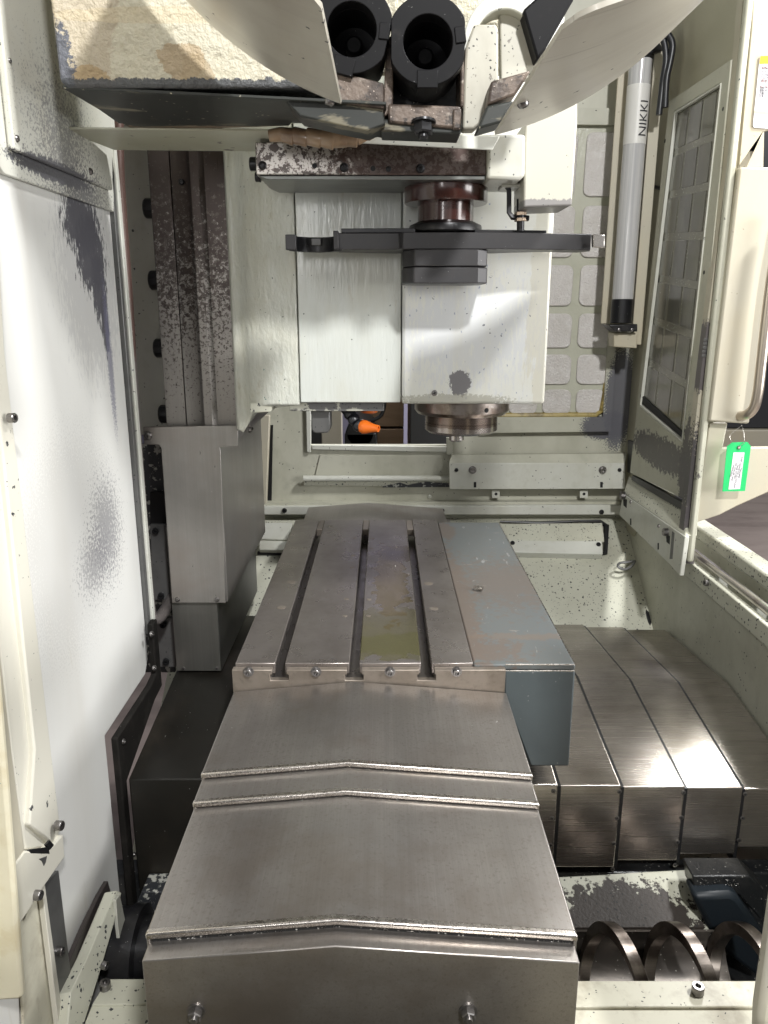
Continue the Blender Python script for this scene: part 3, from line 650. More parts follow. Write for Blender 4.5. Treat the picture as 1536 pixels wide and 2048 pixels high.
hp = [P(1566, 430, 'Y', 1.80), P(1543, 560, 'Y', 1.80), P(1522, 735, 'Y', 1.80), P(1516, 785, 'Y', 1.80), P(1508, 815, 'Y', 1.805), P(1494, 829, 'Y', 1.82), P(1474, 833, 'Y', 1.86)]
g.tube(smooth_path(hp, 5), .0118, 16); part(t, 'handle', g, handle_mat, 0)
# warning label
LY = 1.868
g = G(); g.px([(1520, 112), (1640, 106), (1640, 262), (1600, 262), (1508, 255), (1506, 250)], 'Y', LY, .002); lb = part(t, 'warning_label', g, paper, 0)
g = G(); g.px([(1521, 112), (1640, 107), (1640, 124), (1519, 128)], 'Y', LY-.0006, .0005); part(lb, 'yellow_band', g, yellow, 0)
g = G(); g.px([(1509, 221), (1640, 232), (1640, 238), (1508, 226)], 'Y', LY-.0006, .0005); part(lb, 'tear', g, warm, 0)
def label_text(par, s, px, py, size, mat, Y, rot=0, align='LEFT', lean=0):
    me = text_mesh(s, size, mat, .0001, align, .95)
    o = link('print', me, par); o.location = P(px, py, 'Y', Y)-base_of(par)
    o.rotation_euler = (math.radians(90), rot, 0); return o
label_text(lb, 'Do not', 1524, 134, .0095, red_ink, LY-.0008)
label_text(lb, 'When the\nmust be\nor adjust\nThe door\nof the', 1522, 149, .0065, ink, LY-.0008)
label_text(lb, 'スピンドル\nして下さい', 1520, 167, .0095, red_ink, LY-.0008)
label_text(lb, '回転中は\n運転中は\n主軸ドア\n注意', 1518, 184, .006, ink, LY-.0008)
# green tag
t = thing('green_tag', 'bright green tag with a white typed label hanging from thin wire', 'tag', tuple(P(1477, 980, 'Y', 1.83)))
TY = 1.835
g = G(); g.px([(1464, 885), (1495, 884), (1502, 893), (1490, 982), (1445, 983), (1454, 893)], 'Y', TY, .0012); part(t, 'card', g, green_tag, 0)
g = G(); g.px([(1467, 905), (1489, 905), (1480, 978), (1457, 979)], 'Y', TY-.0006, .0005); l2 = part(t, 'white_label', g, paper, 0)
c = P(1478, 895, 'Y', TY-.001)
g = G(); g.lathe(c, (0, -1, 0), [(.0045, 0), (.0045, .001), (.0028, .0012)], 16); part(t, 'eyelet', g, bolt_mat, 0)
g = G(); g.lathe(c, (0, -1, 0), [(.0026, 0), (.0026, .0014)], 16); part(t, 'eyelet_hole', g, warm, 0)
g = G(); g.tube([P(1478, 893, 'Y', 1.832), P(1489, 886, 'Y', 1.832), P(1488, 868, 'Y', 1.835), P(1484, 850, 'Y', 1.84), P(1462, 868, 'Y', 1.84), P(1459, 874, 'Y', 1.84), P(1463, 884, 'Y', 1.834)], .0006, 6); part(t, 'wire', g, wire_mat, 0)
me = text_mesh('1 MACHINE\n2 CHIP CONVEYOR & COOLANT\nTANK SYSTEM\n3 OIL CHILLER UNIT\n(MANUALS)', .0056, ink, .0001, 'CENTER', .9)
o = link('print', me, l2); o.location = P(1472.5, 943, 'Y', TY-.001)-base_of(l2); o.rotation_euler = (math.radians(90), math.radians(98), 0)

# ---- seen beyond: charcoal cabinet outside the door, things behind the back window
t = thing('charcoal_cabinet', 'charcoal cabinet standing outside behind the steel door handle', 'cabinet', (4.0, 8.3, -1.6))
g = G(); g.box(3.66, 4.22, 8.2, 8.8, -1.22, 6.5); part(t, 'body', g, dark_ext, .006)
g = G(); g.box(4.23, 4.5, 8.15, 8.2, -1.25, 6.5); part(t, 'white_edge', g, pale, .003)
g = G(); g.box(3.6, 5.2, 8.1, 8.9, -1.6, -1.23); part(t, 'base', g, warm, .01)
t = thing('wooden_crate', 'brown wooden crate seen through the back window', 'crate', (.02, 3.6, -.9))
for k in range(5):
    g = G(); g.box(-.13, .09, 3.5, 3.55, -.98+k*.155, -.83+k*.155-.006); part(t, 'board', g, wood, .003)
g = G(); g.box(-.13, .09, 3.552, 4.0, -.98, -.22); part(t, 'body', g, wood, .003)
g = G(); g.box(.11, .34, 3.2, 3.6, -1.6, .3); single('dark_cabinet', g, dark_ext, 'dark cabinet seen through the back window beside the spindle nose', 'cabinet', .004)
g = G(); g.box(-.245, -.165, 3.0, 3.06, -1.6, .4); single('pale_post', g, pale, 'pale post seen through the back window behind the orange nozzle', 'post', .004)
g = G(); g.tube(smooth_path([(-.06, 3.3, -.28), (.0, 3.28, -.33), (-.01, 3.28, -.43), (-.08, 3.28, -.48), (-.10, 3.3, -.6)], 6), .008, 8); single('loose_cable', g, blackp, 'black cable hanging in the back window', 'cable', 0)
g = G(); g.box(-.165, -.03, 3.2, 3.5, -1.6, -.50); g.cyl((-.1, 3.2, -.5), (-.1, 3.5, -.5), .06, 20); single('black_pump', g, blackp, 'black rounded pump seen low in the back window', 'pump', .005)
g = G(); g.box(-.42, -.25, 3.3, 3.6, -1.6, -.1); single('black_bin', g, dark_ext, 'black box at the left of the back window', 'box', .005)
g = G(); g.box(-1.3, 1.2, 4.2, 4.3, -1.6, 1.5); single('partition', g, lav, 'lavender grey partition behind the back window', 'partition', 0)

# ================================================================== TABLE
TZ = -.58
xs = [(-.2525, -.1846), (-.1684, -.0587), (-.0417, .063), (.0808, .1514)]
t = thing('work_table', 'steel table with three long T-slots and a blue grey box on its right', 'table', (-.05, 1.65, -.79))
for i, (a, b) in enumerate(xs):
    g = G(); g.box(a, b, 1.20, 2.126, TZ-.02, TZ)
    g2 = part(t, 'table_strip', g, table_wet if i == 2 else table_mat, .0016)
for a, b in ((-.1846, -.1684), (-.0587, -.0417), (.063, .0808)):
    g = G(); g.box(a+.0004, b-.0004, 2.03, 2.124, TZ-.02, TZ-.0015); part(t, 'slot_filler', g, bracket_iron, .001)
g = G(); g.box(-.2525, .205, 1.203, 2.12, -.66, -.6205)
for a, b in ((-.2525, -.1906), (-.1626, -.0647), (-.0357, .057), (.0868, .1514)):
    g.box(a, b, 1.204, 2.12, -.6205, TZ-.0205)
part(t, 'table_base', g, table_mat, .001)
# end plate with T notches
ro = lambda x: -.606-(.019*(-.05-x)/.204 if x < -.05 else .021*(x+.05)/.256)
top = -.586; pts = [(-.256, top)]
for a, b in ((-.1846, -.1684), (-.0587, -.0417), (.063, .0808)):
    m = (a+b)/2
    pts += [(a-.004, top), (a-.004, -.595), (m-.0155, -.595), (m-.0155, -.6055), (m+.0155, -.6055), (m+.0155, -.595), (b+.004, -.595), (b+.004, top)]
pts += [(.205, top), (.205, -.629), (-.05, -.609), (-.256, -.629)]
g = G(); g.prof('Y', pts, 1.186, 1.1995); ep = part(t, 'end_plate', g, bracket_iron, .0012)
for x in (497, 632, 780, 913): bpx(t, 'capwasher', x, 1343, 'Y', 1.186, (0, -1, 0), 7.5, bolt_mat)
# plugs set in the table top
for x, y, r in ((563, 1215, 9), (583, 1164, 9), (868, 1217, 9), (857, 1167, 9), (693, 1198, 5), (738, 1199, 5), (690, 1232, 5), (737, 1232, 5), (704, 1135, 4.5), (706, 1111, 4.5), (742, 1097, 4.5), (745, 1077, 4.5), (709, 1076, 4.5)):
    p = P(x, y, 'Z', TZ); k = mpp(x, y, 'Z', TZ)
    g = G(); g.lathe((p.x, p.y, TZ), (0, 0, 1), [(r*k, -.001), (r*k, .0004), (r*k*.9, .0005)], 24); part(t, 'plug', g, bracket_iron, 0)
g = G(); g.box(.152, .325, 1.197, 2.10, TZ-.012, TZ-.001); part(t, 'box_top', g, grey_top, .003)
g = G(); g.prof('Y', [(.2055, -.5925), (.325, -.5925), (.325, -.776), (.258, -.776), (.2055, -.64)], 1.196, 2.10); part(t, 'box_body', g, grey_paint, .003)
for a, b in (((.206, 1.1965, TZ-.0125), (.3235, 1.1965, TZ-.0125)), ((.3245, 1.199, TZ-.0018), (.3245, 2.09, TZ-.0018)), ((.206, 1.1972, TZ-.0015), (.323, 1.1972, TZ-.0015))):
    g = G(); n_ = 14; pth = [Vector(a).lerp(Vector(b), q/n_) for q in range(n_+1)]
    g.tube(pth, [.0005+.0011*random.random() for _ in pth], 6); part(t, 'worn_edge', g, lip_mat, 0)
# loose screws
for k, (x, y, dx, dy) in enumerate(((951, 1181, .4, .9), (965, 1182, -.8, .45))):
    p = P(x, y, 'Z', TZ); d = Vector((dx, dy, 0)).normalized()
    sc = thing('loose_screw', ('small bright screw on the blue grey box, the left one', 'small bright screw on the blue grey box, the right one')[k], 'screw', (p.x, p.y, TZ), 'loose screws on the grey box')
    c = Vector((p.x, p.y, TZ+.0055))
    g = G(); g.lathe(c, d, [(.0052, 0), (.0052, .005), (.003, .006)], 16); part(sc, 'screw_head', g, bright, 0)
    g = G(); g.cyl(c-Vector((0, 0, .002))+d*.006, c-Vector((0, 0, .002))+d*.020, .0024, 10); part(sc, 'shank', g, bright, 0)

# ================================================================== WAY COVERS
XL, XR, XM = -.2535, .2060, -.05
def roof(dz, th=.008, gx=0, skirt=.05):
    l, r = XL-gx, XR+gx
    return [(l, -.625-dz-skirt), (l, -.625-dz), (XM, -.606-dz), (r, -.627-dz), (r, -.627-dz-skirt), (r-.004, -.627-dz-skirt), (r-.004, -.627-dz-th), (XM, -.606-dz-th), (l+.004, -.625-dz-th), (l+.004, -.625-dz-skirt)]
t = thing('front_way_cover', 'roof-shaped telescopic steel cover stepping down in front of the table', 'way cover', (XM, .656, -.95))
for i, (yf, yb, dz) in enumerate(((.944, 1.184, 0), (.891, 1.17, .0085), (.678, 1.15, .017))):
    g = G(); g.prof('Y', roof(dz, .0065, .0006*(2-i), .035), yf, yb); part(t, 'panel', g, cover_y, .0028, 3)
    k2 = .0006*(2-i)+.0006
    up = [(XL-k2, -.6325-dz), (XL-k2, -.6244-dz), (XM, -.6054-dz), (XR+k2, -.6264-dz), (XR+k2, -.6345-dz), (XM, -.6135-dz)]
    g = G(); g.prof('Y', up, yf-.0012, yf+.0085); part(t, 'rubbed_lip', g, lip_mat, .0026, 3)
    g = G(); g.prof('Y', [(XL+.006, -.632-dz), (XM, -.613-dz), (XR-.006, -.634-dz), (XR-.006, -.6405-dz), (XM, -.6195-dz), (XL+.006, -.6385-dz)], yf+.003, yf+.012); part(t, 'wiper', g, rubber, 0)
dz = .030
g = G(); g.prof('Y', [(XL+.0015, -.95), (XL+.0015, -.625-dz), (XM, -.606-dz), (XR-.002, -.627-dz), (XR-.002, -.95)], .656, 1.10); part(t, 'end_panel', g, cover_y, .0014)
for x in (392, 936): bpx(t, 'hex', x, 2022, 'Y', .656, (0, -1, 0), 15, bolt_mat)
# rear
t = thing('rear_way_cover', 'roof-shaped steel cover between the table and the back wall', 'way cover', (XM, 2.3, -.7))
g = G(); g.prof('Y', [(-.243, -.655), (-.243, -.614), (-.05, -.5985), (.19, -.618), (.19, -.655)], 2.13, 2.40); part(t, 'panel', g, cover_y, .0015)
g = G(); g.prof('Y', [(-.258, -.66), (-.258, -.627), (-.05, -.6035), (.205, -.627), (.205, -.66)], 2.127, 2.30); part(t, 'lower_panel', g, cover_y, .0015)
# right X cover
YF = 1.25
def xprof(d): return [(YF+d, -1.045+d*1.5), (YF+d, -.850-d), (1.62, -.807-d), (2.035-d*.5, -.848-d), (2.035-d*.5, -1.0)]
t = thing('right_way_cover', 'telescopic steel cover of overlapping segments to the right of the table', 'way cover', (.55, 1.6, -1.05))
xe = [(.10, .3225), (.20, .442), (.32, .564), (.44, .676), (.55, .795)]
sy = [(1582, 1636, 1690), (1583, 1636, 1687, 1738), (1585, 1635, 1684, 1730), (1588, 1636, 1680, 1722), ()]
sxx = [(1107, 1104, 1101), (1239, 1234, 1228, 1225), (1367, 1363, 1355, 1350), (1490, 1485, 1478, 1472), ()]
for i, (a, b) in enumerate(xe):
    d = i*.0065; a = a if i == 0 else xe[i-1][1]-.05
    g = G(); g.prof('X', xprof(d), a, b); p = part(t, 'segment', g, cover_x, .003, 3)
    for x, y in zip(sxx[i], sy[i]): bpx(t, 'screw', x, y, 'Y', YF+d-.0004, (0, -1, 0), 4.6, bolt_mat, 'screw')
    if i < 4:
        g = G(); g.prof('X', [(YF+d+.004, -1.04), (YF+d+.004, -.856-d), (1.62, -.812-d), (2.03, -.853-d), (2.03, -.99)], b, b+.0065); part(t, 'wiper', g, sealant, 0)
# left X cover
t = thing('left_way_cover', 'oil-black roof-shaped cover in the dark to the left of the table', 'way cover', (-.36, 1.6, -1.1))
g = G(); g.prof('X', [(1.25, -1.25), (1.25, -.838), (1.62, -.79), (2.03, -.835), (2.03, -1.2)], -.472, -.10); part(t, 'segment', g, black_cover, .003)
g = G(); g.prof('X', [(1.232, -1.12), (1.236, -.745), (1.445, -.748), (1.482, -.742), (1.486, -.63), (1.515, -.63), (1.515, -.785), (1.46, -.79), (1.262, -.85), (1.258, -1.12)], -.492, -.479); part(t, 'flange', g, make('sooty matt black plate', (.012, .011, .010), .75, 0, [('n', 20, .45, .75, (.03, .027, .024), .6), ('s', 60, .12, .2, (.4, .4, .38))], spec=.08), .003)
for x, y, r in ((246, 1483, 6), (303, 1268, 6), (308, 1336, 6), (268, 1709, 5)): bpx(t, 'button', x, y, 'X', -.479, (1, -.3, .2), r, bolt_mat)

# ================================================================== COLUMN
t = thing('machine_column', 'machine column with a rust-spotted steel guide rail at the left', 'column', (-.42, 1.7, -.24))
g = G(); g.box(-.60, -.445, 1.655, 1.9, -.262, .9); part(t, 'casting', g, cream, .004)
g = G(); g.box(-.4535, -.4125, 1.60, 1.72, -.2355, .9); part(t, 'rail_strip', g, rail_spot, .001)
g = G(); g.prof('Z', [(-.4115, 1.72), (-.4115, 1.602), (-.381, 1.6), (-.372, 1.592), (-.356, 1.592), (-.346, 1.6), (-.28, 1.6), (-.28, 1.72)], -.2365, .9); part(t, 'guide_rail', g, rail_spot, .001)
for x, y in ((300, 415), (311, 560), (322, 697), (331, 830)):
    p = P(x, y, 'Y', 1.62); bolt(t, 'hexhead', (-.4535, 1.635, p.z), (-1, 0, 0), .0195, bolt_black)
bpx(t, 'button', 363, 364, 'Y', 1.6, (0, -1, 0), 6, bolt_black)
g = G(); g.box(-.30, -.1, 1.72, 2.2, -.15, .9); part(t, 'saddle', g, dark_cast, .003)
t = thing('column_way_cover', 'bright steel cover with a T-shaped top under the column rail', 'way cover', (-.40, 1.6, -.79))
a = .0
fl = P(285, 853, 'Y', 1.575).x
g = G(); g.px([(286, 854), (476, 851), (476, 893), (439, 894), (441, 900), (452, 1206), (344, 1206), (322, 897), (318, 890), (288, 889)], 'Y', 1.575, .006)
part(t, 'front_sheet', g, steel('satin cover steel', (.29, .277, .26), .35, 'Z', [('n', 5, .4, .7, (.25, .21, .185), .5), ('s', 60, .16, .07, (.04, .04, .04), (1, 1, .4))], streak=.2, bmp=.008, rv=.03, metal=.62), .0012)
sats = bpy.data.materials['satin cover steel']
g = G(); g.prof('X', [(1.5815, -.262), (2.13, -.262), (2.13, -.618), (1.5815, -.618)], -.349, -.3415); part(t, 'side_sheet', g, sats, .001)
g = G(); g.prof('X', [(1.5815, -.236), (2.2, -.236), (2.2, -.2605), (1.5815, -.2605)], -.309, -.303); part(t, 'flange', g, sats, .001)
bpx(t, 'button', 499, 857, 'X', -.303, (1, -.2, 0), 9)
bpx(t, 'button', 296, 871, 'Y', 1.575, (0, -1, 0), 9)
for x in (355, 434): bpx(t, 'button', x, 1199, 'Y', 1.575, (0, -1, 0), 5)
g = G(); g.box(-.468, -.3665, 1.588, 2.10, -.788, -.45); part(t, 'inner_cover', g, steel('dull cover steel', (.20, .197, .182), .32, 'Z', [], streak=.2, bmp=.008, rv=.03, metal=.75), .002)
for x in (367, 434): bpx(t, 'screw', x, 1337, 'Y', 1.588, (0, -1, 0), 4, bolt_mat, 'screw')
t = thing('column_brackets', 'grey bracket plates with socket bolts in the gap left of the steel cover', 'bracket', (-.47, 1.7, -.8))
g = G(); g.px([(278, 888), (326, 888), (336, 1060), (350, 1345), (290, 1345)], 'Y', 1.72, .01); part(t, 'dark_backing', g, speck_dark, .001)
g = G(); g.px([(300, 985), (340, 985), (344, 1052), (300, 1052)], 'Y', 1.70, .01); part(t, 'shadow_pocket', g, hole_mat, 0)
g = G(); g.px([(300, 1049), (332, 1049), (340, 1200), (306, 1200)], 'Y', 1.66, .012); part(t, 'plate', g, dark_panel, .001)
g = G(); g.px([(312, 1236), (347, 1236), (352, 1334), (320, 1334)], 'Y', 1.66, .012); part(t, 'plate', g, dark_panel, .001)
for x, y in ((311, 1061), (322, 1191), (326, 1248), (332, 1322)): bpx(t, 'cap', x, y, 'Y', 1.66, (.2, -1, .0), 6.5, bolt_black)
g = G(); pp = [P(234, 120, 'Y', 1.54), P(234, 300, 'Y', 1.54), P(240, 420, 'Y', 1.54), P(253, 600, 'Y', 1.54), P(264, 780, 'Y', 1.54), P(277, 960, 'Y', 1.54), P(290, 1120, 'Y', 1.54), P(299, 1215, 'Y', 1.54), P(305, 1236, 'Y', 1.54), P(318, 1236, 'Y', 1.56), P(335, 1212, 'Y', 1.62), P(345, 1195, 'Y', 1.66)]
g.tube(smooth_path(pp, 5), .0125, 16)
single('coolant_pipe', g, pipe_rust, 'thin brown pipe running down beside the left panel', 'pipe', 0)

# ================================================================== SPINDLE HEAD
t = thing('spindle_head', 'white enamelled spindle head with smooth front cover above the table', 'spindle head', (.1, 1.65, -.26))
HB = -.177
prof = [(-.303, 1.575), (-.297, 1.565), (-.29, 1.566), (-.28, 1.562), (-.268, 1.545), (-.252, 1.532), (-.225, 1.520), (-.165, 1.512), (-.165, 1.9), (-.303, 1.9)]
def lerpz(g, prof, levels):           # levels: (z, dx left flare)
    n = len(prof); vs = []; fs = []
    for z, fl in levels:
        for x, y in prof:
            k = max(0, min(1, (-.258-x)/.028)); vs.append((x-fl*k*0+0, y, z-(fl*k)))
    m = len(levels)
    for i in range(m-1):
        for j in range(n): fs.append([i*n+j, i*n+(j+1) % n, (i+1)*n+(j+1) % n, (i+1)*n+j])
    fs.append(list(range(n))); fs.append([(m-1)*n+j for j in range(n)])
    g.add(vs, fs)
g = G(); lerpz(g, prof, [(HB-.004, .058), (HB+.012, .02), (HB+.04, 0), (.9, 0)]); part(t, 'casting', g, head_cast, .004, 3)
g = G(); g.box(-.163, .0325, 1.510, 1.9, HB+.002, .9); part(t, 'side_panel', g, head_panel, .002)
g = G(); g.box(.0345, .312, 1.50, 1.85, HB, .55); part(t, 'front_cover', g, head_cover, .006, 3)
bpx(t, 'screw', 869, 786, 'Y', 1.5, (0, -1, 0), 6, bolt_mat, 'screw')
g = G(); g.px([(500, 806), (545, 803), (543, 824), (500, 826)], 'Y', 1.53, .2); part(t, 'bottom_lug', g, chipped, .002)
g = G(); g.box(P(578, 805, 'Y', 1.535).x, P(768, 805, 'Y', 1.535).x, 1.535, 1.8, HB-.018, HB-.0005); bp = part(t, 'bottom_plate', g, make('flaking grey bottom plate paint', (.52, .52, .45), .45, 0, [('n', 24, .46, .50, (.12, .12, .125), .95), ('s', 80, .3, .3, CHIP)]), .002)
sx, syy = .166, 1.655
g = G(); g.lathe((sx, syy, HB-.0005), (0, 0, -1), [(.1005, 0), (.1005, .028), (.094, .036)], 64); part(t, 'spindle_flange', g, nose_mat, .001)
bolt(t, 'hole', (sx+.042, syy-.0915, HB-.020), (.42, -.9, 0), .005)
g = G(); g.lathe((sx, syy, HB-.037), (0, 0, -1), [(.0775, 0), (.0775, .016), (.0768, .0165), (.0768, .018), (.0778, .0185), (.0778, .034), (.07, .040), (.03, .043)], 64); part(t, 'spindle_nose', g, make('ground nose steel', (.40, .36, .33), .22, .95, [('b', (sx, syy, HB-.040), (9, 9, .022), 2.0, 40, 1.2, (.17, .125, .10), .8), ('n', 18, .5, .7, (.2, .15, .12), .5)]), 0)
g = G(); g.lathe((sx-.012, syy-.03, HB-.078), (0, 0, -1), [(.016, 0), (.016, .012), (.012, .015)], 24); part(t, 'drive_key', g, bright, 0)
# coolant fittings under the head
g = G(); g.px([(622, 818), (660, 818), (661, 858), (655, 866), (630, 867), (623, 860)], 'Y', 1.56, .055); part(t, 'cable_connector', g, dark_panel, .003)
g = G(); g.lathe(P(642, 815, 'Y', 1.585), (0, 0, -1), [(.021, 0), (.021, .012), (.018, .016)], 20); part(t, 'connector_collar', g, black_oxide, 0)
hs = [P(694, 818, 'Y', 1.58), P(700, 828, 'Y', 1.575), P(708, 839, 'Y', 1.57), P(718, 851, 'Y', 1.565)]
for i, p in enumerate(hs):
    g = G(); d = (hs[min(i+1, 3)]-hs[max(i-1, 0)]).normalized()
    g.lathe(p-d*.009, d, [(.006, 0), (.012, .003), (.0135, .009), (.012, .015), (.006, .018)], 20); part(t, 'hose_bead', g, blackp, 0)
d = (P(762, 858, 'Y', 1.54)-P(722, 853, 'Y', 1.56)).normalized()
g = G(); g.lathe(P(722, 853, 'Y', 1.562), d, [(.012, 0), (.0145, .005), (.0135, .012), (.009, .026), (.007, .04), (.0045, .04), (.004, .03)], 24); part(t, 'nozzle', g, orange, 0)
g = G(); g.lathe(P(738, 818, 'Y', 1.6), (0, 0, -1), [(.018, 0), (.018, .006), (.015, .008)], 20); part(t, 'orange_cap', g, orange, 0)

# ================================================================== TOOL CHANGER
plate_mat2 = make('cream block enamel', (.52, .52, .47), .35, 0, [('n', 9, .45, .72, (.42, .41, .33), .6), ('s', 60, .2, .2, (.06, .06, .06)), ('n', 40, .66, .7, (.2, .18, .15), .7)], coat=.2)
t = thing('tool_changer', 'rust-spotted gearbox carrying a red shaft and black swing arm', 'tool changer', (.11, 1.44, .1))
gx0, gx1 = P(511, 320, 'Y', 1.35).x, P(975, 320, 'Y', 1.35).x
g = G(); g.box(gx0, gx1, 1.35, 1.497, .2125, .2615); part(t, 'gearbox', g, atc_spot, .002)
g = G(); g.prof('Y', [(gx0+.003, .2115), (gx1-.002, .2115), (gx1-.002, .2055), (gx0+.018, .2055)], 1.352, 1.4965); part(t, 'bottom_plate', g, atc_under, .001)
for x, y, r, k in ((525, 331, 8.5, 'button'), (688, 335, 9, 'button'), (841, 337, 9, 'button'), (629, 332, 5, 'screw'), (746, 337, 5, 'hole'), (777, 338, 5.5, 'screw')):
    bpx(t, k, x, y, 'Y', 1.35, (0, -1, 0), r, bolt_black)
bolt(t, 'hexhead', (gx0, 1.37, .232), (-1, 0, 0), .011, bolt_black); bolt(t, 'hexhead', (gx0, 1.40, .217), (-1, 0, 0), .008, bolt_black)
g = G(); g.px([(976, 268), (1051, 268), (1050, 352), (1040, 360), (974, 358)], 'Y', 1.335, .14); part(t, 'side_block', g, plate_mat2, .005, 3)
hx = .108; hy = 1.44
g = G(); g.lathe((hx, hy, .2050), (0, 0, -1), [(.0725, 0), (.0725, .024), (.071, .026), (.049, .027), (.0487, .064)], 48); part(t, 'red_shaft', g, red_oxide, 0)
g = G(); g.lathe((hx, hy, .143), (0, 0, -1), [(.050, -.006), (.063, 0), (.064, .003), (.064, .011), (.058, .0135), (.034, .014), (.034, .020)], 48); part(t, 'black_collar', g, black_oxide, 0)
AZ0, AZ1 = .1005, .1275
ax = lambda px: P(px, 480, 'Y', 1.385).x
# arm plan (XY), front edge near the camera
aL, aR = ax(672), ax(1190)
g = G(); g.prof('Z', [(aL, 1.395), (ax(798), 1.392), (ax(806), 1.382), (ax(985), 1.382), (aR, 1.412), (aR+.006, 1.44), (aR-.01, 1.47), (ax(1090), 1.455), (ax(985), 1.495), (ax(806), 1.495), (aL, 1.465)], AZ0, AZ1); part(t, 'arm', g, arm_mat, .0012)
g = G(); g.prof('Z', [(ax(682), 1.398), (ax(830), 1.392), (ax(840), 1.46), (ax(684), 1.46)], AZ1+.0003, AZ1+.0075); part(t, 'arm_plate', g, black_oxide, .0008)
g = G(); g.prof('Z', [(ax(950), 1.394), (ax(1098), 1.41), (ax(1098), 1.46), (ax(950), 1.47)], AZ1+.0003, AZ1+.0055); part(t, 'arm_plate', g, black_oxide, .0008)
g = G(); g.px([(1186, 468), (1210, 470), (1209, 496), (1187, 494)], 'Y', 1.395, .012); part(t, 'bright_tip', g, bright, .001)
# left gripper: half ring open to the front
n = 14; cx, cy = ax(629), 1.397; ri, rr = .034, .046
o1 = []; i1 = []
for k in range(n+1):
    th = math.pi*k/n; o1.append((cx+rr*math.cos(th), cy+rr*math.sin(th))); i1.append((cx+ri*math.cos(th), cy+ri*math.sin(th)))
g = G(); g.prof('Z', o1+i1[::-1], AZ0-.002, AZ1-.004); gr = part(t, 'gripper', g, black_oxide, .001)
g = G(); g.box(cx-rr-.004, cx-ri+.002, 1.388, 1.40, AZ0-.001, AZ1-.003); part(t, 'gripper_jaw', g, arm_mat, .001)
g = G(); g.box(cx+ri-.002, aL+.004, 1.388, 1.46, AZ0, AZ1+.003); part(t, 'gripper_jaw', g, arm_mat, .001)
g = G(); g.box(cx-.009, cx+.008, cy+ri-.006, cy+ri+.004, AZ1-.018, AZ1-.006); part(t, 'gripper_key', g, dark_panel, .001)
g = G(); g.prof('Z', [(ax(806), 1.405), (ax(828), 1.378), (ax(957), 1.378), (ax(978), 1.392), (ax(978), 1.48), (ax(957), 1.495), (ax(828), 1.495), (ax(806), 1.48)], .044, .071); part(t, 'hub_lower', g, arm_mat, .002)
g = G(); g.prof('Z', [(ax(807), 1.406), (ax(829), 1.379), (ax(956), 1.379), (ax(977), 1.393), (ax(977), 1.48), (ax(957), 1.494), (ax(828), 1.494), (ax(807), 1.48)], .0722, .1003); part(t, 'hub_upper', g, arm_mat, .002)
# sensor bracket and cream box at the right of the gearbox
t = thing('sensor_box', 'tall cream box with a black proximity sensor bracket beside the gearbox', 'box', (.28, 1.36, .12))
g = G(); g.px([(1050, 245), (1155, 150), (1155, 245), (1144, 411), (1047, 415)], 'Y', 1.345, .10); part(t, 'box', g, make('box enamel with worn lower edge', (.50, .485, .41), .4, 0, [('n', 6, .45, .75, (.6, .55, .4), .4), ('b', tuple(P(1100, 415, 'Y', 1.345)), (.10, 9, .014), 1.1, 90, 1.6, (.2, .19, .19), .9), ('s', 50, .16, .1, CHIP)]), .003)
g = G(); g.tube([P(1012, 372, 'Y', 1.40), P(1018, 380, 'Y', 1.40), P(1018, 425, 'Y', 1.40), P(1024, 434, 'Y', 1.40), P(1058, 437, 'Y', 1.40)], .0055, 4); part(t, 'sensor_bracket', g, black_oxide, .001)
g = G(); g.cyl(P(1041, 398, 'Y', 1.40), P(1041, 462, 'Y', 1.40), .0065, 16); part(t, 'sensor', g, black_oxide, 0)
for y in (428, 440):
    g = G(); g.cyl(P(1041, y-4, 'Y', 1.40), P(1041, y+3, 'Y', 1.40), .0105, 6); part(t, 'lock_nut', g, make('brass nut', (.42, .33, .25), .35, .8) if y == 428 else bpy.data.materials['brass nut'], .0005)
g = G(); g.px([(1004, 366), (1062, 366), (1062, 374), (1004, 374)], 'Y', 1.385, .05); part(t, 'top_bracket', g, cream, .001)

# ================================================================== TOOL MAGAZINE
t = thing('magazine_casing', 'cream magazine casing with peeling paint and a dark underside at top left', 'casing', (-.2, 1.1, .27))
xa = P(112, 150, 'Y', 1.1).x
g = G(); g.prof('Y', [(xa-.012, .9), (xa+.004, .285), (xa+.014, .2775), (P(680, 215, 'Y', 1.1).x, .2775), (P(660, 160, 'Y', 1.1).x, .31), (P(560, 100, 'Y', 1.1).x, .36), (P(540, 0, 'Y', 1.1).x, .9)], 1.10, 1.30); part(t, 'body', g, foam, .004)
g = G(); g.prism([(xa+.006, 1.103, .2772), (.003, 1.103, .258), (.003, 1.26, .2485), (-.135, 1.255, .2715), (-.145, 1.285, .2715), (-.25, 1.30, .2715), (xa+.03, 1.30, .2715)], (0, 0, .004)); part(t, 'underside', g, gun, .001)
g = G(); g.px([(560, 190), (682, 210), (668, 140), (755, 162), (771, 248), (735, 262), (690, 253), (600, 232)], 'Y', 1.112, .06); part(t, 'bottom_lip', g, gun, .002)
g = G(); g.px([(664, 139), (768, 166), (768, 217), (682, 206)], 'Y', 1.106, .05); part(t, 'rusted_block', g, rusty, .002)
g = G(); g.prism([P(120, 258, 'Z', .268), P(540, 262, 'Z', .268), P(1000, 274, 'Z', .268), P(985, 300, 'Z', .268), P(500, 303, 'Z', .268), P(228, 300, 'Z', .268)], (0, 0, .003)); single('drip_tray', g, make('drip tray enamel', (.58, .58, .47), .4, 0, [('n', 6, .4, .7, (.48, .47, .34), .6), ('n', 30, .66, .69, RUST, .8)]), 'thin cream sheet under the magazine casing at upper left', 'sheet', .0005)
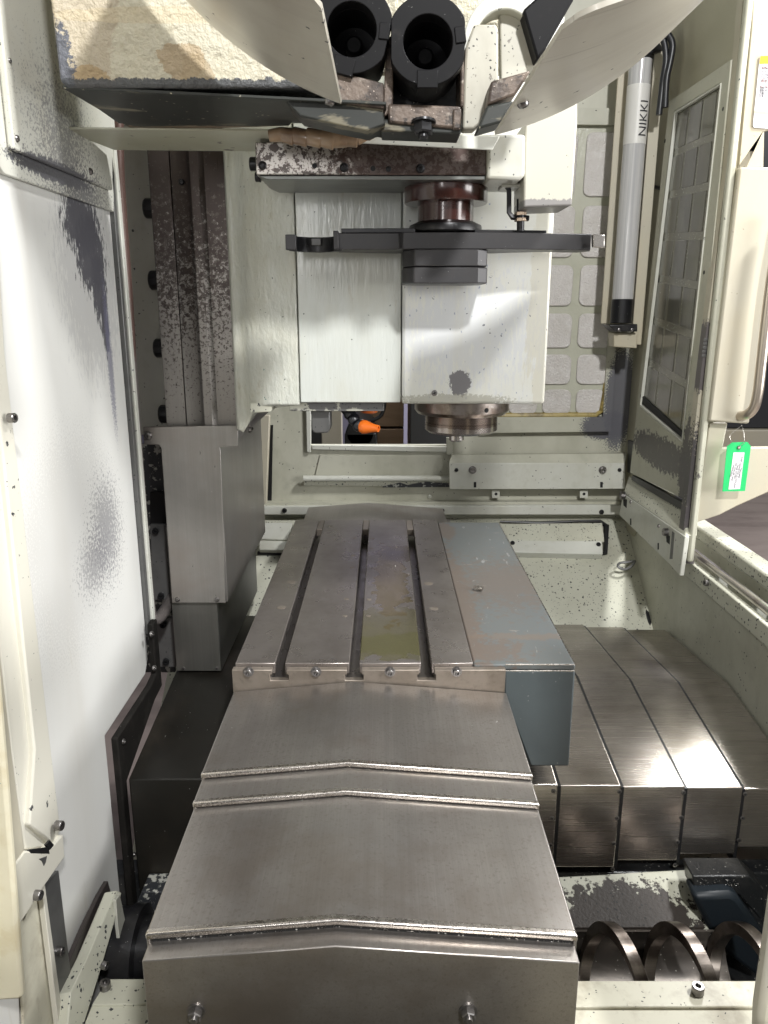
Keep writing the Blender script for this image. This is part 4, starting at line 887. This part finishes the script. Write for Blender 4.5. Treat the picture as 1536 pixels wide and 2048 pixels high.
# curved shields
def circ3(a, b, c):
    ax_, ay = a; bx, by = b; cx, cy = c
    d = 2*(ax_*(by-cy)+bx*(cy-ay)+cx*(ay-by))
    ux = ((ax_**2+ay**2)*(by-cy)+(bx**2+by**2)*(cy-ay)+(cx**2+cy**2)*(ay-by))/d
    uy = ((ax_**2+ay**2)*(cx-bx)+(bx**2+by**2)*(ax_-cx)+(cx**2+cy**2)*(bx-ax_))/d
    return ux, uy, math.hypot(ax_-ux, ay-uy)
def shield(name, label, far, Y2, Y1, side, screw, cor=.03):
    p = [(lambda q: (q.x, q.z))(P(x, y, 'Y', Y2)) for x, y in far]
    ux, uz, R = circ3(*p)
    a0 = math.atan2(p[0][1]-uz, p[0][0]-ux); a1 = math.atan2(p[2][1]-uz, p[2][0]-ux)
    if side > 0 and a1 < a0: a1 += 2*math.pi
    if side < 0 and a1 > a0: a1 -= 2*math.pi
    a1 += (a1-a0)*.5
    n = 26; vs = []; fs = []
    for i in range(n+1):
        s = i/n; th = a0+(a1-a0)*s*s*.5+(a1-a0)*s*.5
        arc = abs(th-a0)*R
        yn = Y1 if arc > cor else Y1+cor-math.sqrt(max(0, cor**2-(cor-arc)**2))
        for r in (R, R-.004):
            for y in (yn, Y2): vs.append((ux+r*math.cos(th), y, uz+r*math.sin(th)))
    for i in range(n):
        for q in ((0, 1), (1, 3), (3, 2), (2, 0)):
            fs.append([i*4+q[0], i*4+q[1], (i+1)*4+q[1], (i+1)*4+q[0]])
    fs.append([0, 1, 3, 2]); fs.append([n*4, n*4+1, n*4+3, n*4+2])
    t = thing(name, label, 'shield', (ux, Y1, uz-R))
    g = G(); g.add(vs, fs); part(t, 'sheet', g, shield_mat, 0, ang=60)
    th = a0+(a1-a0)*.05
    for (x, y) in screw:
        # nearest point on the cylinder along the ray
        d = ray(x, y); a = d.x**2+d.z**2; b = -2*(d.x*ux+d.z*uz); c = ux*ux+uz*uz-R*R
        k = (-b-math.sqrt(max(0, b*b-4*a*c)))/(2*a); q = d*k
        bolt(t, 'button', q, Vector((q.x-ux, 0, q.z-uz)).normalized(), .0065)
    return t
shield('magazine_shield', 'curved off-white sheet on the left half of the magazine', [(682, 208), (525, 130), (372, 0)], 1.04, .70, -1, [(659, 203)])
shield('magazine_shield', 'curved off-white sheet with a screw on the right half of the magazine', [(990, 270), (1200, 180), (1400, -4)], 1.07, .66, 1, [(1046, 207)])
# pots
def pot(label, px, py, Y, rot, r=.047, L=.10, tongue=True):
    c = P(px, py, 'Y', Y)
    t = thing('tool_pot', label, 'tool pot', tuple(c), 'black tool pots in the magazine')
    n = 48; R = Matrix.Rotation(rot, 3, 'Y'); o = []; i2 = []
    for k in range(n):
        th = 2*math.pi*k/n; x, z = r*1.12*math.cos(th), r*1.12*math.sin(th)
        x = max(-r, min(r, x)); o.append(c+R @ Vector((x, 0, z))); i2.append(c+R @ Vector((.0315*math.cos(th), 0, .0315*math.sin(th)-.002)))
    g = G(); g.ring(o, i2, (0, .026, 0)); part(t, 'collar', g, black_pot, .001)
    g = G(); oo = [c+(p-c)*.94+Vector((0, .0262, 0)) for p in o]; ii = [p+Vector((0, .0262, 0)) for p in i2]
    g.ring(oo, ii, (0, L-.03, 0)); part(t, 'barrel', g, black_pot, .001)
    g = G(); g.lathe(c+Vector((0, L, 0)), (0, -1, 0), [(.034, -.004), (.034, 0), (.012, .002), (.012, .03), (.009, .034), (.0, .034)], 24); part(t, 'retention_socket', g, black_pot, 0)
    for ang in ((-90, 8) if tongue else (8,)):
        a = math.radians(ang); q = R @ Vector((math.cos(a), 0, math.sin(a)))
        s = R @ Vector((-math.sin(a), 0, math.cos(a)))
        p0 = c+q*.0345; hw = .0135 if ang == -90 else .0095
        ln = .021 if ang == -90 else .0135
        g = G(); g.prism([p0-s*hw, p0+s*hw, p0+s*hw+q*ln, p0-s*hw+q*ln], (0, .03, 0)); ob = part(t, 'key_block', g, black_pot, .001)
        for v in ob.data.vertices: v.co.y -= .0022
    return t
pot('black tool pot at the bottom of the magazine with its key block down', 856, 80, 1.10, 0)
pot('black tool pot half hidden behind the left curved shield', 704, 55, 1.10, math.radians(14))
pot('black tool pot at the top left edge behind the curved shield', 560, -22, 1.10, math.radians(30))
plate_mat = make('black-flecked cream plate', (.47, .455, .385), .45, 0, [('n', 9, .45, .7, (.33, .305, .24), .7, (1, 1, .5)), ('s', 75, .24, .5, (.03, .03, .03)), ('n', 60, .62, .68, (.12, .10, .08), .8)])
t = thing('magazine_bracket', 'rust-stained magazine bracket around the lowest tool pot', 'frame', (.05, 1.15, .27))
g = G(); g.box(-.35, .17, 1.235, 1.25, .33, .9); part(t, 'back_plate', g, foam, .002)
g = G(); g.px([(772, 95), (926, 95), (924, 222), (772, 222)], 'Y', 1.205, .02); part(t, 'gap_shade_plate', g, dark_cast, .002)  # dark plate put in for the shade of the gap around the pot
g = G(); g.px([(776, 207), (922, 212), (921, 258), (776, 245)], 'Y', 1.125, .05); part(t, 'clamp_block', g, rusty, .003)
g = G(); g.px([(768, 238), (925, 244), (922, 268), (762, 262)], 'Y', 1.13, .06); part(t, 'clamp_bar', g, gun, .002)
g = G(); g.px([(773, 80), (786, 66), (786, 205), (773, 232), (765, 232)], 'Y', 1.128, .07); part(t, 'left_cheek', g, rusty, .002)
g = G(); g.px([(921, 92), (928, 82), (928, 214), (921, 214)], 'Y', 1.128, .07); part(t, 'right_cheek', g, rusty, .002)
g = G(); g.px([(906, 218), (923, 216), (922, 258), (906, 258)], 'Y', 1.121, .05); part(t, 'bare_lug', g, rusty, .002)
g = G(); g.px([(929, 140), (932, 92), (948, 48), (993, 48), (997, 60), (997, 160), (985, 175), (978, 210), (960, 248), (948, 258), (925, 258)], 'Y', 1.14, .03); part(t, 'cream_plate', g, plate_mat, .003)
g = G(); g.px([(1000, 26), (1040, 20), (1046, 50), (1080, 150), (1002, 170)], 'Y', 1.19, .02); part(t, 'rear_plate', g, plate_mat, .002)
g = G(); g.px([(982, 162), (1062, 140), (1050, 160), (1030, 190), (975, 210)], 'Y', 1.10, .04); part(t, 'right_rusted_block', g, rusty, .003)
g = G(); g.px([(974, 211), (1028, 200), (1002, 245), (955, 258)], 'Y', 1.10, .05); part(t, 'right_lip', g, gun, .003)
g = G(); g.px([(1046, 20), (1100, -30), (1170, -40), (1090, 100), (1075, 120)], 'Y', 1.16, .06); part(t, 'black_pot_side', g, black_pot, .003)
bo = bpx(t, 'hex', 847, 243, 'Y', 1.127, (0, -.18, -1), 20, bolt_black)
# open ring of an empty pot seat
n = 24; o1 = []; i1 = []
for k in range(n+1):
    th = math.radians(-15)+math.radians(210)*k/n
    o1.append((1010+84*math.cos(th), 92-108*math.sin(th))); i1.append((1010+62*math.cos(th), 92-74*math.sin(th)))
g = G(); g.px(o1+i1[::-1], 'Y', 1.17, .04); part(t, 'pot_ring', g, cream, .002)
g = G(); g.px([(768, 264), (1000, 272), (985, 300), (700, 285), (745, 268)], 'Y', 1.30, .004); part(t, 'front_flashing', g, cream, .001)
# taped hose
t = thing('taped_hose', 'hose wrapped in brown tape hanging under the magazine casing', 'hose', tuple(P(640, 290, 'Y', 1.28)))
cen = [(538, 272), (560, 268), (585, 270), (612, 272), (640, 275), (665, 276), (690, 274), (712, 273), (735, 270), (752, 268)]
rad = [12, 14, 16, 16.5, 17, 19, 18, 17, 11, 5]
for i in range(9):
    a = P(*cen[i], 'Y', 1.27); b = P(*cen[i+1], 'Y', 1.27); k = mpp(640, 270, 'Y', 1.27)
    d = (b-a).normalized(); e = .0012
    g = G(); L = (b-a).length+.003
    g.lathe(a, d+Vector((0, 0, random.uniform(-.15, .15))), [(rad[i]*k*.93, 0), (rad[i]*k, .002), (rad[i+1]*k*1.01, L-.001), (rad[i+1]*k*.9, L)], 24); part(t, 'tape_wrap', g, tape_mat, 0)

# ================================================================== LAMP TUBE
t = thing('work_lamp', 'long frosted tube lamp with a white sticker in the right back corner', 'lamp', (.70, 2.35, -.05))
lx, ly, lr = .702, 2.35, .0305
g = G(); g.cyl((lx, ly, .031), (lx, ly, .66), lr, 40); part(t, 'tube', g, tube_grey, 0)
g = G(); g.cyl((lx, ly, -.038), (lx, ly, .031), lr+.0008, 40, 0, .002); part(t, 'end_cap', g, black_oxide, 0)
g = G(); g.cyl((lx, ly, .66), (lx, ly, .80), lr+.0008, 40, 0, .002); part(t, 'end_cap', g, black_oxide, 0)
g = G(); g.cyl((lx, ly, .447), (lx, ly, .597), lr+.0006, 40); st = part(t, 'sticker', g, sticker, 0)
me = text_mesh('NIKKI', .036, ink, .0001, 'CENTER')
bt = bmesh.new(); bt.from_mesh(me)
for q in range(-9, 10):
    bmesh.ops.bisect_plane(bt, geom=bt.verts[:]+bt.edges[:]+bt.faces[:], plane_co=(0, q*.002, 0), plane_no=(0, 1, 0))
bt.to_mesh(me); bt.free()
for v in me.vertices:
    s, h = v.co.x, v.co.y              # s runs up the tube, h across
    a = math.radians(-90)+(-h)/(lr+.001)+math.radians(24)
    r = lr+.0011+v.co.z
    v.co = (lx+r*math.cos(a)-t.location.x, ly+r*math.sin(a)-t.location.y, .510+s*1.0-t.location.z)
link('print', me, st)
g = G(); g.px([(1217, 650), (1275, 648), (1275, 663), (1232, 664)], 'Y', 2.31, .07); part(t, 'bottom_bracket', g, black_oxide, .002)
for x in (1238, 1264): bpx(t, 'button', x, 660, 'Y', 2.309, (0, -1, 0), 4)
g = G(); g.px([(1228, 666), (1275, 666), (1274, 697), (1228, 694)], 'Y', 2.33, .06); part(t, 'cream_mount', g, warm, .003)
g = G(); g.box(.735, .765, 2.34, 2.355, -.10, .78); part(t, 'back_rail', g, warm, .002)
g = G(); g.box(.655, .74, 2.395, 2.40, -.04, .78); part(t, 'reflector', g, warm, .002)
g = G(); g.px([(1280, 98), (1318, 82), (1328, 100), (1282, 112)], 'Y', 2.32, .05); part(t, 'top_bracket', g, black_oxide, .003)
for k, pth in enumerate((((1300, 62), (1322, 58), (1338, 72), (1345, 92), (1340, 125), (1333, 160), (1330, 215)), ((1298, 70), (1316, 66), (1328, 84), (1332, 120), (1326, 160), (1318, 230)))):
    g = G(); g.tube(smooth_path([P(x, y, 'Y', 2.26+.01*k) for x, y in pth], 6), .0085, 12)
    single('lamp_cable', g, blackp, ('outer black cable looping over beside the lamp tube', 'inner black cable looping over beside the lamp tube')[k], 'cable', 0, 'black lamp cables')
g = G(); g.tube([P(1303, 372, 'X', .79), P(1325, 378, 'X', .79)], .005, 8); single('cable_clip', g, blackp, 'short black cable end on the wall beside the lamp', 'cable', 0)

# ================================================================== BOTTOM: trough, auger, casting
g = G(); g.prof('X', [(.66, -1.3), (.66, -1.20), (1.0, -1.20), (1.04, -1.22), (1.24, -1.22), (1.26, -1.05), (1.30, -1.05), (1.30, -1.3)], -.55, .83)
structure('chip_trough', g, dark_cast, .004)
t = thing('base_casting', 'cast base shelf with cream paint flaking off above the auger', 'casting', (.45, 1.2, -1.1))
g = G(); g.prism([P(1100, 1752, 'Y', 1.262), P(1382, 1738, 'Y', 1.262), P(1406, 1842, 'Y', 1.18), P(1425, 1830, 'Y', 1.18), P(1446, 1834, 'Y', 1.18), P(1452, 1857, 'Y', 1.172), P(1140, 1858, 'Y', 1.172)], (0, .004, -.03)); part(t, 'shelf', g, cast_chip, .003)
g = G(); g.box(.2, .56, 1.19, 1.26, -1.2, -1.115); part(t, 'web', g, dark_cast, .002)
t = thing('chip_auger', 'spiral steel chip auger lying in the trough at lower right', 'auger', (.45, 1.08, -1.10))
ay, az, ar = 1.085, -1.090, .066
pitch = .114; n = 48; g = G(); vs = []; fs = []
x0 = P(1228, 1872, 'Y', 1.085).x-pitch*2; turns = 4.3; N = int(turns*n)
for i in range(N+1):
    th = 2*math.pi*i/n; x = x0+pitch*i/n
    for r, dx in ((ar-.020, 0), (ar, 0), (ar, .021), (ar-.020, .021)):
        vs.append((x+dx, ay-r*math.sin(th), az+r*math.cos(th)))
for i in range(N):
    for q in range(4): fs.append([i*4+q, i*4+(q+1) % 4, (i+1)*4+(q+1) % 4, (i+1)*4+q])
fs.append([0, 1, 2, 3]); fs.append([N*4+k for k in range(4)])
g.add(vs, fs); part(t, 'flight', g, auger_mat, .0008, ang=30)
g = G(); g.px([(1385, 1792), (1462, 1788), (1478, 1796), (1530, 1868), (1520, 1960), (1440, 1900), (1412, 1850)], 'Y', 1.165, .05)
tr = [(ay+.074*math.cos(math.radians(q)), az-.002+.074*math.sin(math.radians(q))) for q in range(0, -181, -10)]
tr += [(ay+.079*math.cos(math.radians(q)), az-.002+.079*math.sin(math.radians(q))) for q in range(-180, 1, 10)]
single_gear = g
g = G(); g.prof('X', tr, .12, .62); single('auger_gutter', g, make('sludgy dark gutter steel', (.05, .043, .037), .35, .5, [('n', 20, .45, .7, (.16, .14, .12), .6, (.4, 1, 1)), ('s', 80, .2, .3, (.3, .28, .25))]), 'curved worn steel gutter under the spiral chip auger', 'gutter', 0)
g = single_gear
single('gear_cover', g, blue_dark, 'dark blue grey rounded cover at the end of the auger', 'cover', .01)
g = G(); g.px([(1385, 1752), (1500, 1752), (1530, 1780), (1530, 1850), (1478, 1790), (1390, 1790)], 'Y', 1.19, .05); single('chip_covered_beam', g, dark_cast, 'dark oily beam with shiny chips above the auger end', 'beam', .003)
t = thing('front_ledge', 'smeared cream ledge with a socket bolt in front of the auger', 'ledge', (.35, .95, -1.05))
zl = -1.036
g = G(); g.prism([(.18, 1.0, zl), (.62, 1.0, zl), (.62, .952, zl), (.18, .952, zl)], (0, 0, -.012)); part(t, 'top', g, ledge_mat, .002)
g = G(); g.prism([(.18, .951, zl-.004), (.62, .951, zl-.004), (.62, .80, zl-.02), (.18, .80, zl-.02)], (0, 0, -.01)); part(t, 'apron', g, ledge_mat, .002)
bolt(t, 'cap', P(1395, 1985, 'Z', zl+.002), (0, 0, 1), .0095, bolt_mat)
# left counterpart
t = thing('left_ledge', 'cream ledge with a bolt and black flecks at lower left', 'ledge', (-.33, .93, -1.05))
g = G(); g.prism([P(215, 1957, 'Z', zl), P(300, 1957, 'Z', zl), P(300, 2008, 'Z', zl), P(183, 2010, 'Z', zl)], (0, 0, -.012)); part(t, 'top', g, chipped, .002)
g = G(); g.prism([P(183, 2011, 'Z', zl-.003), P(300, 2009, 'Z', zl-.003), P(300, 2120, 'Z', zl-.012), P(140, 2120, 'Z', zl-.012)], (0, 0, -.012)); part(t, 'apron', g, chipped, .002)
bolt(t, 'cap', P(211, 1976, 'Z', zl+.001), (0, 0, 1), .0085, bolt_mat)
t = thing('sloping_channel', 'sloping white channel with chipped paint at lower left', 'channel', (-.44, 1.05, -1.1))
a = [P(232, 1780, 'X', -.462), P(244, 1784, 'X', -.452), P(228, 1850, 'X', -.452), P(196, 1960, 'X', -.455), P(150, 2110, 'X', -.455), P(128, 2110, 'X', -.47), P(142, 1985, 'X', -.47), P(176, 1915, 'X', -.47)]
g = G(); g.prism(a, (-.02, 0, -.004)); part(t, 'bar', g, chipped, .002)
g = G(); g.px([(240, 1790), (252, 1845), (258, 1918), (246, 1928), (236, 1850), (232, 1800)], 'X', -.450, -.006); part(t, 'strut', g, cream, .001)
g = G(); g.px([(216, 1762), (222, 1785), (190, 1850), (140, 1965), (132, 1940), (168, 1855), (200, 1790)], 'X', -.49, -.008); part(t, 'peeling_seal', g, make('peeling brown seal', (.05, .042, .04), .5), .001)
for x, y in ((205, 1930), (247, 1883)): bpx(t, 'cap', x, y, 'X', -.448, (1, -.3, 0), 8)
g = G(); g.lathe(P(285, 1900, 'Y', 1.12), (1, 0, 0), [(.07, -.05), (.07, -.02), (.075, -.02), (.075, 0), (.055, .002), (.055, .06)], 40)
single('auger_end_ring', g, black_oxide, 'black ring of the auger end half hidden at lower left', 'ring', 0)
g = G(); g.px([(283, 1784), (345, 1784), (300, 1855), (255, 1850)], 'Y', 1.2, .05); single('chip_shelf', g, speck_dark, 'dark shelf strewn with bright chips under the left black cover', 'shelf', .002)

# ---- swarf
def chips(name, spots, mat, sz=(.0012, .0035)):
    g = G()
    for (ax_, val, poly_or_line, n) in spots:
        for _ in range(n):
            if len(poly_or_line) == 2:
                u = random.random(); a, b = poly_or_line
                p = Vector(a).lerp(Vector(b), u)
            else:
                a, b, c = [Vector(q) for q in random.choice([poly_or_line[:3], [poly_or_line[0]]+list(poly_or_line[2:4])])]
                u, v = random.random(), random.random()
                if u+v > 1: u, v = 1-u, 1-v
                p = a+(b-a)*u+(c-a)*v
            d = Vector((random.uniform(-1, 1), random.uniform(-1, 1), random.uniform(-.15, .35))).normalized()*random.uniform(*sz)
            e = Vector((random.uniform(-1, 1), random.uniform(-1, 1), .3)).normalized()*random.uniform(.0004, .0010)
            h = Vector((0, 0, .0008))
            g.add([p-d, p+d, p+e, p+h-e*.5], [[0, 1, 2], [0, 2, 3], [1, 3, 2], [0, 3, 1]])
    o = part(None, name, g, mat, 0); o['kind'] = 'stuff'; return o
L3 = lambda y, dz, n: [('Z', 0, [(XL+.01, y, -.6335-dz), (XM, y, -.6145-dz)], n), ('Z', 0, [(XM, y, -.6145-dz), (XR-.01, y, -.6355-dz)], n)]
tw = lambda x, y, z: tuple(P(x, y, 'Z', z))
chips('metal_chips', L3(.9435, .0, 26)+L3(.8905, .0085, 20)+L3(.6775, .017, 24)+[
    ('Z', 0, [tw(735, 1060, TZ+.0008), tw(820, 1060, TZ+.0008), tw(830, 1180, TZ+.0008), tw(730, 1180, TZ+.0008)], 26),
    ('Z', 0, [tw(430, 1500, -.62), tw(1030, 1500, -.62), tw(980, 1390, -.617), tw(480, 1390, -.617)], 8),
    ('Z', 0, [tw(1160, 1962, -1.034), tw(1500, 1962, -1.034), tw(1500, 2015, -1.034), tw(1160, 2015, -1.034)], 10),
    ('Z', 0, [tuple(P(300, 1800, 'Y', 1.198)), tuple(P(340, 1790, 'Y', 1.198)), tuple(P(300, 1850, 'Y', 1.198)), tuple(P(262, 1840, 'Y', 1.198))], 60),
    ('Z', 0, [(-.46, 1.3, -.828), (-.2, 1.3, -.828), (-.2, 1.6, -.789), (-.46, 1.6, -.789)], 16),
    ('Z', 0, [tuple(P(1400, 1758, 'Y', 1.188)), tuple(P(1480, 1758, 'Y', 1.188)), tuple(P(1480, 1775, 'Y', 1.188)), tuple(P(1400, 1775, 'Y', 1.188))], 50)], wire_mat)
